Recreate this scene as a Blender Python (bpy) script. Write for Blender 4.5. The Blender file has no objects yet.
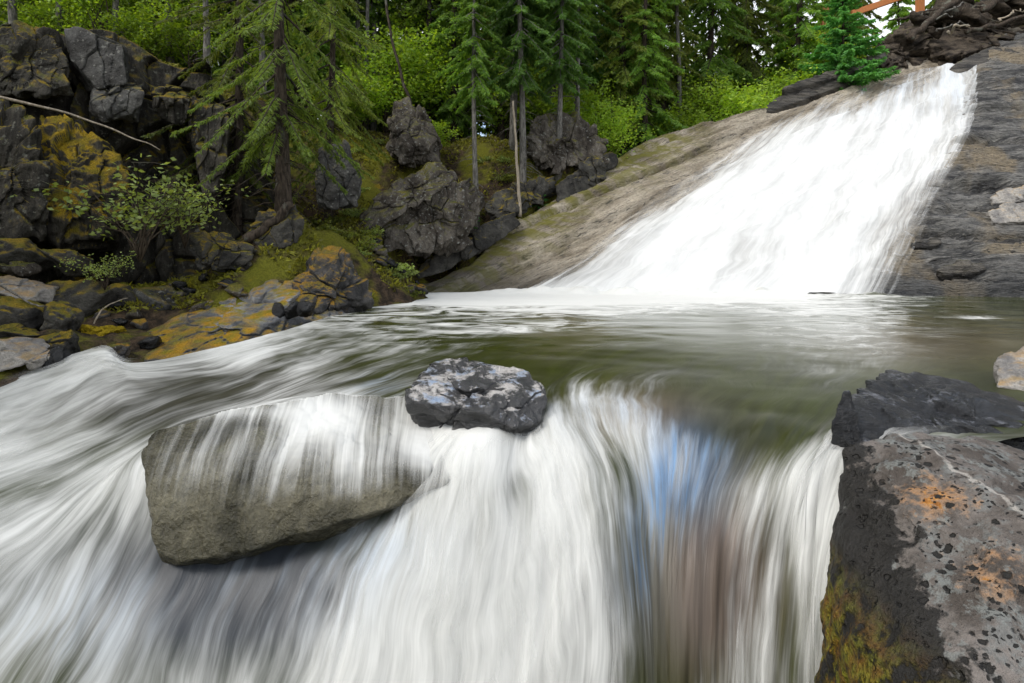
import bpy, bmesh, math, random
import numpy as np
from mathutils import Vector
from mathutils.bvhtree import BVHTree

# ------------------------------------------------------------------ camera, sky, sun, exposure
S = bpy.context.scene
COL = S.collection
F, CX, HY, CAMZ = 569.0, 512.0, 245.0, 1.2
cam_d = bpy.data.cameras.new('camera')
cam_d.sensor_width = 36.0
cam_d.lens = 36.0 * F / 1024.0
cam_d.shift_y = -(341.5 - HY) / 1024.0
cam_d.clip_start = 0.05
cam_d.clip_end = 1000.0
cam = bpy.data.objects.new('camera', cam_d)
cam.location = (0, 0, CAMZ)
cam.rotation_euler = (math.radians(90), 0, 0)
COL.objects.link(cam)
S.camera = cam

SUN_EL, SUN_AZ = 52.0, -125.0            # azimuth clockwise from +Y (the view direction)
W = bpy.data.worlds.new('World')
S.world = W
W.use_nodes = True
wn, wl = W.node_tree.nodes, W.node_tree.links
wn.clear()
sky = wn.new('ShaderNodeTexSky')
sky.sky_type = 'NISHITA'
sky.sun_disc = False
sky.sun_elevation = math.radians(SUN_EL)
sky.sun_rotation = math.radians(SUN_AZ)
sky.air_density = 1.0
sky.dust_density = 3.0
sky.ozone_density = 1.0
bg = wn.new('ShaderNodeBackground')
bg.inputs['Strength'].default_value = 0.15
wo = wn.new('ShaderNodeOutputWorld')
tc = wn.new('ShaderNodeTexCoord')
cn = wn.new('ShaderNodeTexNoise'); cn.inputs['Scale'].default_value = 2.2; cn.inputs['Detail'].default_value = 6; cn.inputs['Roughness'].default_value = .6
wl.new(tc.outputs['Generated'], cn.inputs['Vector'])
cr_ = wn.new('ShaderNodeMapRange'); cr_.interpolation_type = 'SMOOTHSTEP'
cr_.inputs[1].default_value = .34; cr_.inputs[2].default_value = .58
wl.new(cn.outputs[0], cr_.inputs[0])
cm_ = wn.new('ShaderNodeMix'); cm_.data_type = 'RGBA'
cm_.inputs[7].default_value = (4.6, 4.7, 4.85, 1)
wl.new(cr_.outputs[0], cm_.inputs[0]); wl.new(sky.outputs[0], cm_.inputs[6])
wl.new(cm_.outputs[2], bg.inputs[0])
wl.new(bg.outputs[0], wo.inputs[0])

sd = bpy.data.lights.new('sun', 'SUN')
sd.energy = 1.45
sd.angle = math.radians(24)
sd.color = (1.0, 0.97, 0.93)
sun = bpy.data.objects.new('sun', sd)
a, e = math.radians(SUN_AZ), math.radians(SUN_EL)
sdir = Vector((math.sin(a) * math.cos(e), math.cos(a) * math.cos(e), math.sin(e)))
sun.rotation_euler = sdir.to_track_quat('Z', 'Y').to_euler()
sun.location = sdir * 50
COL.objects.link(sun)

S.view_settings.view_transform = 'Standard'
S.view_settings.look = 'None'
S.view_settings.gamma = 1.0
S.view_settings.exposure = 0.97
S.render.engine = 'CYCLES'
S.cycles.use_denoising = True
S.cycles.max_bounces = 7
S.cycles.diffuse_bounces = 3
S.cycles.glossy_bounces = 3
S.cycles.transmission_bounces = 4
S.cycles.transparent_max_bounces = 12
S.cycles.caustics_reflective = False
S.cycles.caustics_refractive = False

RNG = np.random.default_rng(7)
random.seed(7)

# ------------------------------------------------------------------ numeric helpers
def P(px, py, d):
    return np.array([(px - CX) / F * d, d, CAMZ + (HY - py) / F * d])

def Pz(px, py, z):
    """point seen at a pixel on the level z"""
    return P(px, py, (CAMZ - z) * F / (py - HY))

_perm = np.random.default_rng(11).permutation(256)
_perm = np.concatenate([_perm, _perm, _perm])
_grad = np.random.default_rng(12).normal(size=(256, 3))
_grad /= np.linalg.norm(_grad, axis=1)[:, None]

def perlin(p):
    p = np.asarray(p, float)
    i = np.floor(p).astype(int)
    f = p - i
    i &= 255
    u = f * f * f * (f * (f * 6 - 15) + 10)
    res = 0
    for dx in (0, 1):
        wx = u[:, 0] if dx else 1 - u[:, 0]
        for dy in (0, 1):
            wy = u[:, 1] if dy else 1 - u[:, 1]
            for dz in (0, 1):
                wz = u[:, 2] if dz else 1 - u[:, 2]
                h = _perm[_perm[_perm[(i[:, 0] + dx) & 255] + ((i[:, 1] + dy) & 255)] + ((i[:, 2] + dz) & 255)]
                g = _grad[h]
                d = f - np.array([dx, dy, dz])
                res = res + wx * wy * wz * (g * d).sum(1)
    return res * 1.6

def fbm(p, o=4, lac=2.1, gain=0.5):
    p = np.asarray(p, float)
    r, a = 0, 1.0
    for k in range(o):
        r = r + a * perlin(p + 17.3 * k)
        p = p * lac
        a *= gain
    return r

def ridged(p, o=3):
    p = np.asarray(p, float)
    r, a = 0, 1.0
    for k in range(o):
        r = r + a * (1 - np.abs(perlin(p + 9.1 * k)))
        p = p * 2.1
        a *= 0.5
    return r / 1.75

def sstep(a, b, x):
    t = np.clip((x - a) / (b - a), 0, 1)
    return t * t * (3 - 2 * t)

def hermite(t, Pt, tn):
    t = np.asarray(t, float); Pt = np.asarray(Pt, float)
    m = np.gradient(Pt, t, axis=0) if len(t) > 2 else np.repeat((Pt[1:] - Pt[:1]) / (t[1] - t[0]), 2, 0)
    k = np.clip(np.searchsorted(t, tn, side='right') - 1, 0, len(t) - 2)
    h = t[k + 1] - t[k]
    x = (tn - t[k]) / h
    sh = (-1,) + (1,) * (Pt.ndim - 1)
    x, h = x.reshape(sh), h.reshape(sh)
    return ((2 * x**3 - 3 * x**2 + 1) * Pt[k] + (x**3 - 2 * x**2 + x) * h * m[k]
            + (-2 * x**3 + 3 * x**2) * Pt[k + 1] + (x**3 - x**2) * h * m[k + 1])

# ------------------------------------------------------------------ mesh helpers
def mesh_np(name, V, quads=None, tris=None, smooth=True):
    V = np.asarray(V, float)
    me = bpy.data.meshes.new(name)
    me.vertices.add(len(V))
    me.vertices.foreach_set('co', V.astype(np.float32).ravel())
    idx, tot = [], []
    if quads is not None and len(quads):
        idx.append(np.asarray(quads).ravel()); tot.append(np.full(len(quads), 4))
    if tris is not None and len(tris):
        idx.append(np.asarray(tris).ravel()); tot.append(np.full(len(tris), 3))
    idx = np.concatenate(idx).astype(np.int32); tot = np.concatenate(tot).astype(np.int32)
    st = np.concatenate([[0], np.cumsum(tot)[:-1]]).astype(np.int32)
    me.loops.add(len(idx)); me.loops.foreach_set('vertex_index', idx)
    me.polygons.add(len(tot)); me.polygons.foreach_set('loop_start', st)
    me.polygons.foreach_set('use_smooth', np.full(len(tot), smooth))
    me.update(calc_edges=True)
    me.validate()
    return me

def attr(me, name, arr):
    arr = np.asarray(arr, np.float32)
    if arr.ndim == 1:
        at = me.attributes.new(name, 'FLOAT', 'POINT'); at.data.foreach_set('value', arr)
    elif arr.shape[1] == 3:
        at = me.attributes.new(name, 'FLOAT_VECTOR', 'POINT'); at.data.foreach_set('vector', arr.ravel())
    else:
        at = me.attributes.new(name, 'FLOAT_COLOR', 'POINT'); at.data.foreach_set('color', arr.ravel())

def grid_quads(nr, nc):
    r, c = np.meshgrid(np.arange(nr - 1), np.arange(nc - 1), indexing='ij')
    i = (r * nc + c).ravel()
    return np.stack([i, i + 1, i + nc + 1, i + nc], 1)

def link(name, me, mat, loc=(0, 0, 0), parent=None, label=None, cat=None, group=None, kind=None):
    o = bpy.data.objects.new(name, me)
    if me is not None and mat is not None and len(me.materials) == 0:
        me.materials.append(mat)
    o.location = loc
    COL.objects.link(o)
    if parent is not None: o.parent = parent
    if label: o['label'] = label
    if cat: o['category'] = cat
    if group: o['group'] = group
    if kind: o['kind'] = kind
    return o

def merge(parts):
    """[(V, quads, tris)] -> one"""
    V, Q, T, n = [], [], [], 0
    for v, q, t in parts:
        V.append(v)
        if q is not None and len(q): Q.append(np.asarray(q) + n)
        if t is not None and len(t): T.append(np.asarray(t) + n)
        n += len(v)
    return np.concatenate(V), (np.concatenate(Q) if Q else None), (np.concatenate(T) if T else None)

def tube(path, rad, sides=8, rough=0.0, seed=0):
    path = np.asarray(path, float); n = len(path)
    rad = np.broadcast_to(np.asarray(rad, float), (n,))
    tg = np.gradient(path, axis=0); tg /= np.linalg.norm(tg, axis=1)[:, None] + 1e-9
    ref = np.array([0.0, 0, 1]) if abs(tg[0][2]) < 0.8 else np.array([1.0, 0, 0])
    V = []
    for k in range(n):
        a = np.cross(tg[k], ref); a /= np.linalg.norm(a) + 1e-9
        b = np.cross(tg[k], a)
        th = np.linspace(0, 2 * np.pi, sides, endpoint=False)
        V.append(path[k] + rad[k] * (np.cos(th)[:, None] * a + np.sin(th)[:, None] * b))
    V = np.concatenate(V)
    if rough:
        ctr = np.repeat(path, sides, 0)
        V = ctr + (V - ctr) * (1 + rough * fbm(V * (0.35 / max(rad.max(), 1e-3)) * [1, 1, .4] + seed, 3)[:, None])
    q = []
    for k in range(n - 1):
        for s in range(sides):
            s2 = (s + 1) % sides
            q.append((k * sides + s, k * sides + s2, (k + 1) * sides + s2, (k + 1) * sides + s))
    V = np.concatenate([V, path[:1], path[-1:]])
    t = []
    for s in range(sides):
        s2 = (s + 1) % sides
        t.append((s2, s, n * sides))
        t.append(((n - 1) * sides + s, (n - 1) * sides + s2, n * sides + 1))
    return V, np.array(q), np.array(t)

# ------------------------------------------------------------------ material helpers
class G:
    def __init__(s, name):
        s.m = bpy.data.materials.new(name); s.m.use_nodes = True
        s.t = s.m.node_tree; s.t.nodes.clear()
        s.out = s.t.nodes.new('ShaderNodeOutputMaterial')
    def put(s, sock, v):
        if isinstance(v, bpy.types.NodeSocket): s.t.links.new(v, sock)
        elif v is not None:
            if hasattr(sock, 'default_value'):
                if sock.type == 'RGBA' and len(v) == 3: v = (*v, 1)
                sock.default_value = v
    def n(s, typ, ins=None, **props):
        nd = s.t.nodes.new('ShaderNode' + typ)
        for k, v in props.items(): setattr(nd, k, v)
        for k, v in (ins or {}).items(): s.put(nd.inputs[k], v)
        return nd
    def math(s, op, a, b=None, c=None, clamp=False):
        nd = s.n('Math', operation=op, use_clamp=clamp)
        for i, v in enumerate((a, b, c)):
            if v is not None: s.put(nd.inputs[i], v)
        return nd.outputs[0]
    def vmath(s, op, a, b=None):
        nd = s.n('VectorMath', operation=op)
        s.put(nd.inputs[0], a)
        if b is not None: s.put(nd.inputs[1], b)
        return nd.outputs[0]
    def mix(s, f, a, b, blend='MIX'):
        nd = s.n('Mix', data_type='RGBA', blend_type=blend)
        s.put(nd.inputs[0], f); s.put(nd.inputs[6], a); s.put(nd.inputs[7], b)
        return nd.outputs[2]
    def ss(s, a, b, x):
        nd = s.n('MapRange', interpolation_type='SMOOTHSTEP')
        s.put(nd.inputs[0], x); s.put(nd.inputs[1], a); s.put(nd.inputs[2], b)
        return nd.outputs[0]
    def noise(s, vec, scale, detail=4, rough=0.55, dist=0.0, col=False):
        nd = s.n('TexNoise', {'Vector': vec, 'Scale': scale, 'Detail': detail, 'Roughness': rough, 'Distortion': dist})
        return nd.outputs[1 if col else 0]
    def vor(s, vec, scale, feature='F1', out=0, rnd=1.0):
        nd = s.n('TexVoronoi', {'Vector': vec, 'Scale': scale, 'Randomness': rnd}, feature=feature)
        return nd.outputs[out]
    def obj(s): return s.n('TexCoord').outputs['Object']
    def pos(s): return s.n('NewGeometry').outputs['Position']
    def sep(s, v):
        nd = s.n('SeparateXYZ', {0: v}); return nd.outputs
    def bump(s, h, strength=0.5, dist=0.02, normal=None):
        return s.n('Bump', {'Height': h, 'Strength': strength, 'Distance': dist, 'Normal': normal}).outputs[0]
    def pbsdf(s, col, rough=0.6, normal=None, spec=0.5, ior=1.5, **kw):
        nd = s.n('BsdfPrincipled', {'Base Color': col, 'Roughness': rough, 'Specular IOR Level': spec, 'IOR': ior})
        if normal is not None: s.put(nd.inputs['Normal'], normal)
        for k, v in kw.items(): s.put(nd.inputs[k.replace('_', ' ')], v)
        return nd.outputs[0]
    def done(s, sh):
        s.t.links.new(sh, s.out.inputs[0]); return s.m

def rock_mat(name, c1, c2, scale=1.0, rough=0.7, moss=0.0, moss_cols=((.16, .125, .012), (.07, .085, .012)), moss_edge=0.55,
             crack=0.5, bump=0.7, spec=0.4, speck=None, strata=None, wetz=None):
    g = G(name)
    v = g.pos()
    if strata: v2 = g.vmath('MULTIPLY', v, strata)
    else: v2 = v
    n1 = g.noise(v2, 1.3 * scale, 6, .62)
    n2 = g.noise(v2, 7 * scale, 6, .65)
    n3 = g.noise(v, 32 * scale, 4, .6)
    c = g.mix(g.ss(.34, .66, n1), c1, c2)
    k = g.math('MULTIPLY', g.math('MULTIPLY_ADD', n2, 1.5, .25), g.math('MULTIPLY_ADD', n3, 1.3, .35))
    c = g.mix(1.0, c, g.n('CombineColor', {0: k, 1: k, 2: k}).outputs[0], 'MULTIPLY')
    wv = g.vmath('ADD', v2, g.vmath('MULTIPLY', g.noise(v2, 2.5 * scale, 3, .6, col=True), (.5 / scale, .5 / scale, .5 / scale)))
    d = g.vor(wv, 2.2 * scale, 'DISTANCE_TO_EDGE')
    ck = g.ss(.0, .055, d)
    if crack: c = g.mix(g.math('MULTIPLY', g.math('SUBTRACT', 1.0, ck), crack), c, (c1[0] * .2, c1[1] * .2, c1[2] * .2))
    if speck:
        f = g.ss(.60, .68, g.noise(v, 11 * scale, 3, .5))
        c = g.mix(f, c, speck)
    r = rough
    if wetz is not None:
        z = g.sep(v)[2]
        wet = g.ss(wetz + .18, wetz - .02, g.math('MULTIPLY_ADD', n1, .3, z))
        c = g.mix(g.math('MULTIPLY', wet, .72), c, (.008, .009, .009))
        r = g.math('MULTIPLY_ADD', wet, .28 - rough, rough)
    h = g.math('ADD', g.math('MULTIPLY', n2, 1.0), g.math('MULTIPLY', n3, .35))
    h = g.math('ADD', h, g.math('MULTIPLY', ck, .45 * crack))
    if moss:
        nz = g.sep(g.n('NewGeometry').outputs['Normal'])[2]
        f = g.ss(moss_edge, moss_edge + .25, g.math('ADD', g.math('MULTIPLY', nz, .6), g.math('MULTIPLY', n1, .75)))
        f = g.math('MULTIPLY', f, moss)
        mc = g.mix(g.ss(.35, .65, g.noise(v, 5, 4)), moss_cols[0], moss_cols[1])
        mk = g.math('MULTIPLY_ADD', g.noise(v, 45, 4, .7), 2.4, -.2)
        mc = g.mix(1.0, mc, g.n('CombineColor', {0: mk, 1: mk, 2: mk}).outputs[0], 'MULTIPLY')
        c = g.mix(f, c, mc)
        r = g.math('MAXIMUM', r, g.math('MULTIPLY', f, .9))
        h = g.math('ADD', h, g.math('MULTIPLY', f, g.noise(v, 45, 3)))
    return g.done(g.pbsdf(c, r, g.bump(h, bump, .09 / scale), spec * .6))

def leaf_mat(name, c1, c2, trans=0.4, rough=0.5, tcol=None):
    g = G(name)
    isl = g.n('NewGeometry').outputs['Random Per Island']
    ob = g.n('ObjectInfo').outputs['Random']
    c = g.mix(isl, c1, c2)
    k = g.math('MULTIPLY_ADD', ob, .6, .7)
    big = g.math('MULTIPLY_ADD', g.noise(g.pos(), .55, 3), 1.2, .4)
    k = g.math('MULTIPLY', k, big)
    c = g.mix(1.0, c, g.n('CombineColor', {0: k, 1: k, 2: k}).outputs[0], 'MULTIPLY')
    d = g.pbsdf(c, rough, spec=.3)
    tc = g.mix(1.0, c, tcol or (1.6, 1.5, .5, 1), 'MULTIPLY')
    t = g.n('BsdfTranslucent', {'Color': tc}).outputs[0]
    return g.done(g.n('MixShader', {0: trans, 1: d, 2: t}).outputs[0])

def bark_mat(name, c1, c2, sc=1.0):
    g = G(name)
    v = g.obj()
    vs = g.vmath('MULTIPLY', v, (9 * sc, 9 * sc, 2.2 * sc))
    n = g.noise(vs, 2.5, 5, .65)
    c = g.mix(g.ss(.35, .68, n), c1, c2)
    c = g.mix(g.math('MULTIPLY', g.ss(.55, .7, g.noise(v, 3.0, 3)), .5), c, (.16, .17, .14, 1))
    return g.done(g.pbsdf(c, .85, g.bump(n, .8, .03), .2))

M = {}
M['cliff'] = rock_mat('cliff_rock', (.014, .013, .010, 1), (.066, .06, .048, 1), 1.0, .75, .95, ((.25, .17, .012, 1), (.11, .115, .012, 1)), .60, .12, 1.0, .35, strata=(2.2, 2.2, .45), speck=(.11, .11, .09, 1))
M['cliff_moss'] = rock_mat('mossy_cliff_rock', (.016, .014, .011, 1), (.07, .064, .05, 1), 1.0, .75, 1.0, ((.36, .24, .012, 1), (.17, .14, .012, 1)), .42, .12, 1.0, .35, strata=(2.2, 2.2, .45))
M['cliff_grey'] = rock_mat('pale_cliff_rock', (.028, .027, .025, 1), (.095, .094, .088, 1), 1.1, .75, .6, ((.25, .17, .012, 1), (.10, .105, .012, 1)), .70, .10, .9, .35, speck=(.15, .15, .135, 1))
M['darkrock'] = rock_mat('dark_mossy_rock', (.020, .019, .017, 1), (.07, .066, .056, 1), 1.3, .7, .9, ((.25, .17, .010, 1), (.13, .12, .012, 1)), .66, .15, .9, .35)
M['brownrock'] = rock_mat('brown_forest_rock', (.035, .029, .023, 1), (.13, .115, .095, 1), 1.2, .8, .8, ((.19, .165, .012, 1), (.09, .10, .014, 1)), .68, .15, 1.0, .3, strata=(1.5, 1.5, .8), speck=(.19, .19, .17, 1))
M['rootrock'] = rock_mat('brown_broken_rock', (.012, .009, .007, 1), (.10, .08, .06, 1), 1.6, .8, .45, ((.19, .17, .012, 1), (.10, .12, .014, 1)), .84, .2, 1.0, .3, strata=(1, 1, 2.5))
M['stone'] = rock_mat('bank_stone', (.13, .125, .12, 1), (.30, .28, .25, 1), 2.2, .6, .6, ((.32, .17, .012, 1), (.22, .13, .012, 1)), .78, .15, .7, .4)
M['bedrock'] = rock_mat('streamside_bedrock', (.10, .103, .107, 1), (.30, .30, .30, 1), 2.2, .42, 1.0, ((.36, .20, .010, 1), (.19, .16, .012, 1)), .755, .15, 1.0, .5, wetz=.04, strata=(.8, .8, 2.2))
M['peak'] = rock_mat('peaked_dark_rock', (.012, .012, .012, 1), (.075, .07, .066, 1), 1.8, .42, .9, ((.30, .16, .010, 1), (.17, .13, .012, 1)), .68, .2, 1.0, .45)

# ------------------------------------------------------------------ rocks
_ico = {}
def ico(sub):
    if sub not in _ico:
        bm = bmesh.new(); bmesh.ops.create_icosphere(bm, subdivisions=sub, radius=1)
        V = np.array([v.co[:] for v in bm.verts]); T = np.array([[v.index for v in f.verts] for f in bm.faces])
        bm.free(); _ico[sub] = (V, T)
    return _ico[sub]

def hull_planes(pts):
    bm = bmesh.new()
    for p in pts: bm.verts.new(p)
    r = bmesh.ops.convex_hull(bm, input=bm.verts)
    bmesh.ops.recalc_face_normals(bm, faces=bm.faces)
    pl = []
    for f in bm.faces:
        if f.calc_area() > 1e-8:
            n_, c_ = np.array(f.normal[:]), np.array(f.calc_center_median()[:])
            if not any(n_ @ m_ > .996 and abs(n_ @ (c_ - k_)) < .01 for m_, k_ in pl): pl.append((n_, c_))
    bm.free()
    return pl

def rock_mesh(name, pts, sub=6, p=22, amp=.04, fs=2.5, seed=0, chips=.6, cuts=9, cut=.82, cells=0, cell_amp=1.0, cell_z=.5):
    pts = np.asarray(pts, float); p = p * 3
    pl = hull_planes(pts)
    lo, hi = pts.min(0), pts.max(0)
    c = pts.mean(0); ext = np.maximum((hi - lo) / 2, .02)
    cr = np.random.default_rng(seed + 1000)
    for k in range(cuts):
        n = cr.normal(size=3); n /= np.linalg.norm(n); sup = ((pts - c) @ n).max()
        pl.append((n, c + n * sup * cr.uniform(cut, 1.0)))
    V, T = ico(sub)
    d = V * ext; d /= np.linalg.norm(d, axis=1)[:, None]
    acc = 0
    for n, q in pl:
        h = float(np.dot(n, q - c))
        if h < 0: n, h = -n, -h
        acc = acc + np.maximum(d @ n / max(h, 1e-3), 1e-6) ** p
    r = acc ** (-1.0 / p)
    X = c + d * r[:, None]
    nz = fbm(X * fs + seed, 5) * amp
    nz -= amp * chips * np.clip(ridged(X * fs * .8 + seed + 5, 2) - .72, 0, 1) * 3
    st = perlin(X * fs * 1.7 + seed + 31)
    nz += amp * .35 * np.tanh(st * 6)
    if cells:
        k = np.array([1, 1, cell_z]); Y_ = (X + .10 * np.stack([perlin(X * fs * 1.2 + seed + 60 + 9 * i) for i in range(3)], 1) * ext.mean()) * k
        sd_ = (c + cr.uniform(-1.05, 1.05, (cells, 3)) * ext) * k
        o_ = cr.uniform(-1, 1, cells); tl = cr.normal(size=(cells, 3)) * .45
        f1 = np.full(len(X), 9e9); f2 = f1.copy(); ix = np.zeros(len(X), int)
        for q in range(cells):
            dd = np.abs(Y_ - sd_[q]).sum(1) * .6 + np.linalg.norm(Y_ - sd_[q], axis=1) * .4
            b = dd < f1
            f2 = np.where(b, f1, np.minimum(f2, dd)); ix = np.where(b, q, ix); f1 = np.where(b, dd, f1)
        cs = ext.mean() * 2 / cells ** (1 / 3)
        nz = nz + amp * cell_amp * (1.1 * o_[ix] + ((Y_ - sd_[ix]) * tl[ix]).sum(1) / cs * 1.2 - .9 * (1 - sstep(0, .07 * cs, f2 - f1)))
    X = X + d * nz[:, None]
    base = np.array([c[0], c[1], lo[2]])
    me = mesh_np(name, X - base, tris=T)
    return me, base

def rock(name, label, cat, pts, mat, group=None, kind=None, **kw):
    me, base = rock_mesh(name, pts, **kw)
    return link(name, me, mat, base, label=label, cat=cat, group=group, kind=kind)

def blob_pts(c, size, seed, n=12, tilt=0):
    r = np.random.default_rng(seed)
    v = r.normal(size=(n, 3)); v /= np.abs(v).max(1)[:, None] ** .6 * np.linalg.norm(v, axis=1)[:, None] ** .4
    v = v * np.array(size) / 2
    if tilt:
        ct, st = math.cos(tilt), math.sin(tilt)
        v = v @ np.array([[ct, 0, -st], [0, 1, 0], [st, 0, ct]]).T
    return np.asarray(c) + v

# ------------------------------------------------------------------ slab plane (the tilted bedrock the falls run down)
SO = np.array([-2.1, 14.8, 0.0])
SA, SB = .83, .127
_n = np.array([-SA * SB, -SA, 1.0]); SN = _n / np.linalg.norm(_n)
SE = np.array([1.0, -SB, 0]); SE /= np.linalg.norm(SE)
ST = np.cross(SN, SE); ST /= np.linalg.norm(ST)
if ST[2] < 0: ST = -ST
def slab_pt(px, py):
    u, v = (px - CX) / F, (HY - py) / F
    k = SA * (SO[1] + SB * SO[0])
    d = (CAMZ + k) / (SA + SA * SB * u - v)
    return P(px, py, d)
def slab_st(p):
    q = np.asarray(p) - SO
    return np.array([q @ SE, q @ ST])
SKY_PX = [(395, 297), (430, 289), (470, 270), (520, 229), (570, 198), (620, 166), (650, 150), (700, 133), (760, 115), (805, 98), (850, 84), (895, 66), (940, 52), (1024, 22), (1150, -10)]
SKY_ST = np.array([slab_st(slab_pt(*q)) for q in SKY_PX])
o_ = np.argsort(SKY_ST[:, 0]); SKY_ST = SKY_ST[o_]

# ------------------------------------------------------------------ ground
GC = [(-10, 378, 6.6), (40, 366, 7.0), (70, 348, 7.8), (110, 335, 8.4), (200, 296, 10), (120, 285, 10.3), (0, 285, 9.8), (-120, 280, 9.5), (-250, 350, 6.5),
      (-60, 45, 13.5), (0, 50, 14), (100, 62, 14.6), (200, 90, 15.2), (260, 135, 15.3), (300, 160, 15.5),
      (250, 235, 11.2), (285, 213, 11.3), (330, 228, 12), (360, 255, 12.4), (400, 205, 14.2), (420, 283, 13.6), (395, 262, 13.2), (470, 218, 15.9),
      (520, 195, 16.7), (560, 182, 17.4), (600, 172, 18.3), (400, 152, 17), (500, 150, 18), (560, 145, 19), (340, 130, 17.5),
      (428, 268, 14.7), (478, 244, 15.6), (530, 206, 16.5), (590, 174, 17.6)]
GP = [P(*q) for q in GC]
for px_, d_ in [(-420, 6.5), (-220, 8.6), (-60, 10.2), (40, 11.0), (130, 11.6), (215, 12.2), (270, 12.9)]:
    GP.append(np.array([(px_ - CX) / F * d_, d_ - .5, .15]))
    GP.append(np.array([(px_ - CX) / F * (d_ + .7), d_ + .7, .3]))
GP += [np.array(q, float) for q in [(-2.5, 10.5, -.5), (-3.2, 8.5, -.6), (-4.5, 6.5, -.9), (-3.5, 4.5, -1.3), (0, 4.8, -1.3), (0, 8, -1.2), (0, 12, -1.2), (6, 8, -1.2), (6, 12, -1.2), (12, 9, -1), (12, 5, -.8),
       (2, 3, -2.2), (-2, 3, -2.2), (0, 0, -2.2), (5, 2, -1.2), (-6, 2, -1.6), (8, -4, -1.5), (-8, -4, -1.5), (0, -8, -1.8), (20, 8, 0), (25, 13, 2), (-14, 5, .5), (-20, 0, 1), (20, -3, -.5),
       (-18, 14, 5.5), (-25, 20, 6.5), (-8, 20, 5.0), (0, 22, 4.2), (5, 24, 4.3), (9, 26, 5.2), (15, 30, 7.5), (22, 32, 9.5), (0, 35, 4.8), (-15, 35, 6.5), (10, 40, 6), (25, 45, 10), (45, 45, 13),
       (-40, 50, 9), (0, 60, 7), (30, 70, 11), (-30, 90, 11), (60, 90, 15), (0, 95, 10), (50, 25, 15), (-45, 20, 8), (-40, 0, 4), (45, 5, 4)]]
for (s_, t_) in [(0, 0), (1.2, .2), (1.5, 1.3), (3, 2.4), (4.5, 3.2), (3, .3), (2, 1), (5, 3), (8, 2), (10, 6), (14, 5), (18, 8), (6, -.5), (12, -.5), (18, 1), (16, 11)]:
    GP.append(SO + SE * s_ + ST * t_ - SN * 1.3)
for (px_, py_) in [(640, 150), (700, 130), (760, 112)]:
    GP.append(slab_pt(px_, py_) + np.array([-.4, 1.2, -1.3]))
for (px_, py_, up) in [(900, 45, -.3), (960, 30, .1), (1024, 5, .3), (1100, -20, .5)]:
    q = slab_pt(px_, py_); GP.append(q + np.array([0, .8, up]))
GP = np.array(GP)
def _rbf_fit(X, z):
    n = len(X); D = np.linalg.norm(X[:, None] - X[None], axis=2)
    A = np.zeros((n + 3, n + 3)); A[:n, :n] = D + np.eye(n) * .02
    A[:n, n] = 1; A[:n, n + 1:] = X; A[n, :n] = 1; A[n + 1:, :n] = X.T
    return np.linalg.solve(A, np.concatenate([z, np.zeros(3)]))
_gw = _rbf_fit(GP[:, :2], GP[:, 2])
def ground_z(X, Y):
    X, Y = np.atleast_1d(np.asarray(X, float)), np.atleast_1d(np.asarray(Y, float))
    q = np.stack([X, Y], 1); out = np.empty(len(q))
    for k in range(0, len(q), 20000):
        c = q[k:k + 20000]
        D = np.linalg.norm(c[:, None] - GP[None, :, :2], axis=2)
        out[k:k + 20000] = D @ _gw[:-3] + _gw[-3] + c @ _gw[-2:]
    p3 = np.stack([X, Y, X * 0], 1)
    out += .22 * fbm(p3 * .7, 4) + .06 * fbm(p3 * 3.1 + 7, 3)
    pz = SA * ((Y - SO[1]) + SB * (X - SO[0]))              # never above the bedrock slope
    q3 = np.stack([X, Y, pz], 1) - SO
    s_, t_ = q3 @ SE, q3 @ ST
    tm = np.interp(s_, SKY_ST[:, 0], SKY_ST[:, 1])
    w = sstep(.35, -.25, t_ - tm) * sstep(-1.2, -.2, s_) * sstep(-2.5, -.8, t_)
    out = out - w * np.maximum(0, out - (pz - .7))
    return out
def gz(x, y): return float(ground_z(x, y)[0])

def build_ground():
    nu, nv = 420, 420
    u = np.linspace(-1, 1, nu); X = 13 * u + 50 * u**3
    v = np.linspace(0, 1, nv); Y = -14 + 18 * v / .12 * (v < .12) + (v >= .12) * 18 + 16 * np.clip((v - .12) / .55, 0, 1) + 80 * np.clip((v - .67) / .33, 0, 1) ** 1.6
    YY, XX = np.meshgrid(Y, X, indexing='ij')
    Z = ground_z(XX.ravel(), YY.ravel())
    me = mesh_np('ground', np.stack([XX.ravel(), YY.ravel(), Z], 1), grid_quads(nv, nu))
    g = G('forest_floor')
    p = g.pos()
    n1 = g.noise(p, .9, 5, .6); n2 = g.noise(p, 6, 5, .65); n3 = g.noise(p, 30, 4, .6)
    c = g.mix(g.ss(.35, .65, n2), (.022, .017, .012, 1), (.085, .058, .036, 1))
    c = g.mix(g.ss(.44, .58, n1), c, (.13, .13, .014, 1))
    c = g.mix(g.ss(.62, .72, g.noise(p, 2.3, 4)), c, (.19, .14, .012, 1))
    k = g.math('MULTIPLY_ADD', n3, 1.6, .2)
    c = g.mix(1.0, c, g.n('CombineColor', {0: k, 1: k, 2: k}).outputs[0], 'MULTIPLY')
    m = g.done(g.pbsdf(c, .9, g.bump(g.math('ADD', n2, n3), .9, .08), .15))
    link('ground', me, m, kind='structure')
build_ground()

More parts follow.
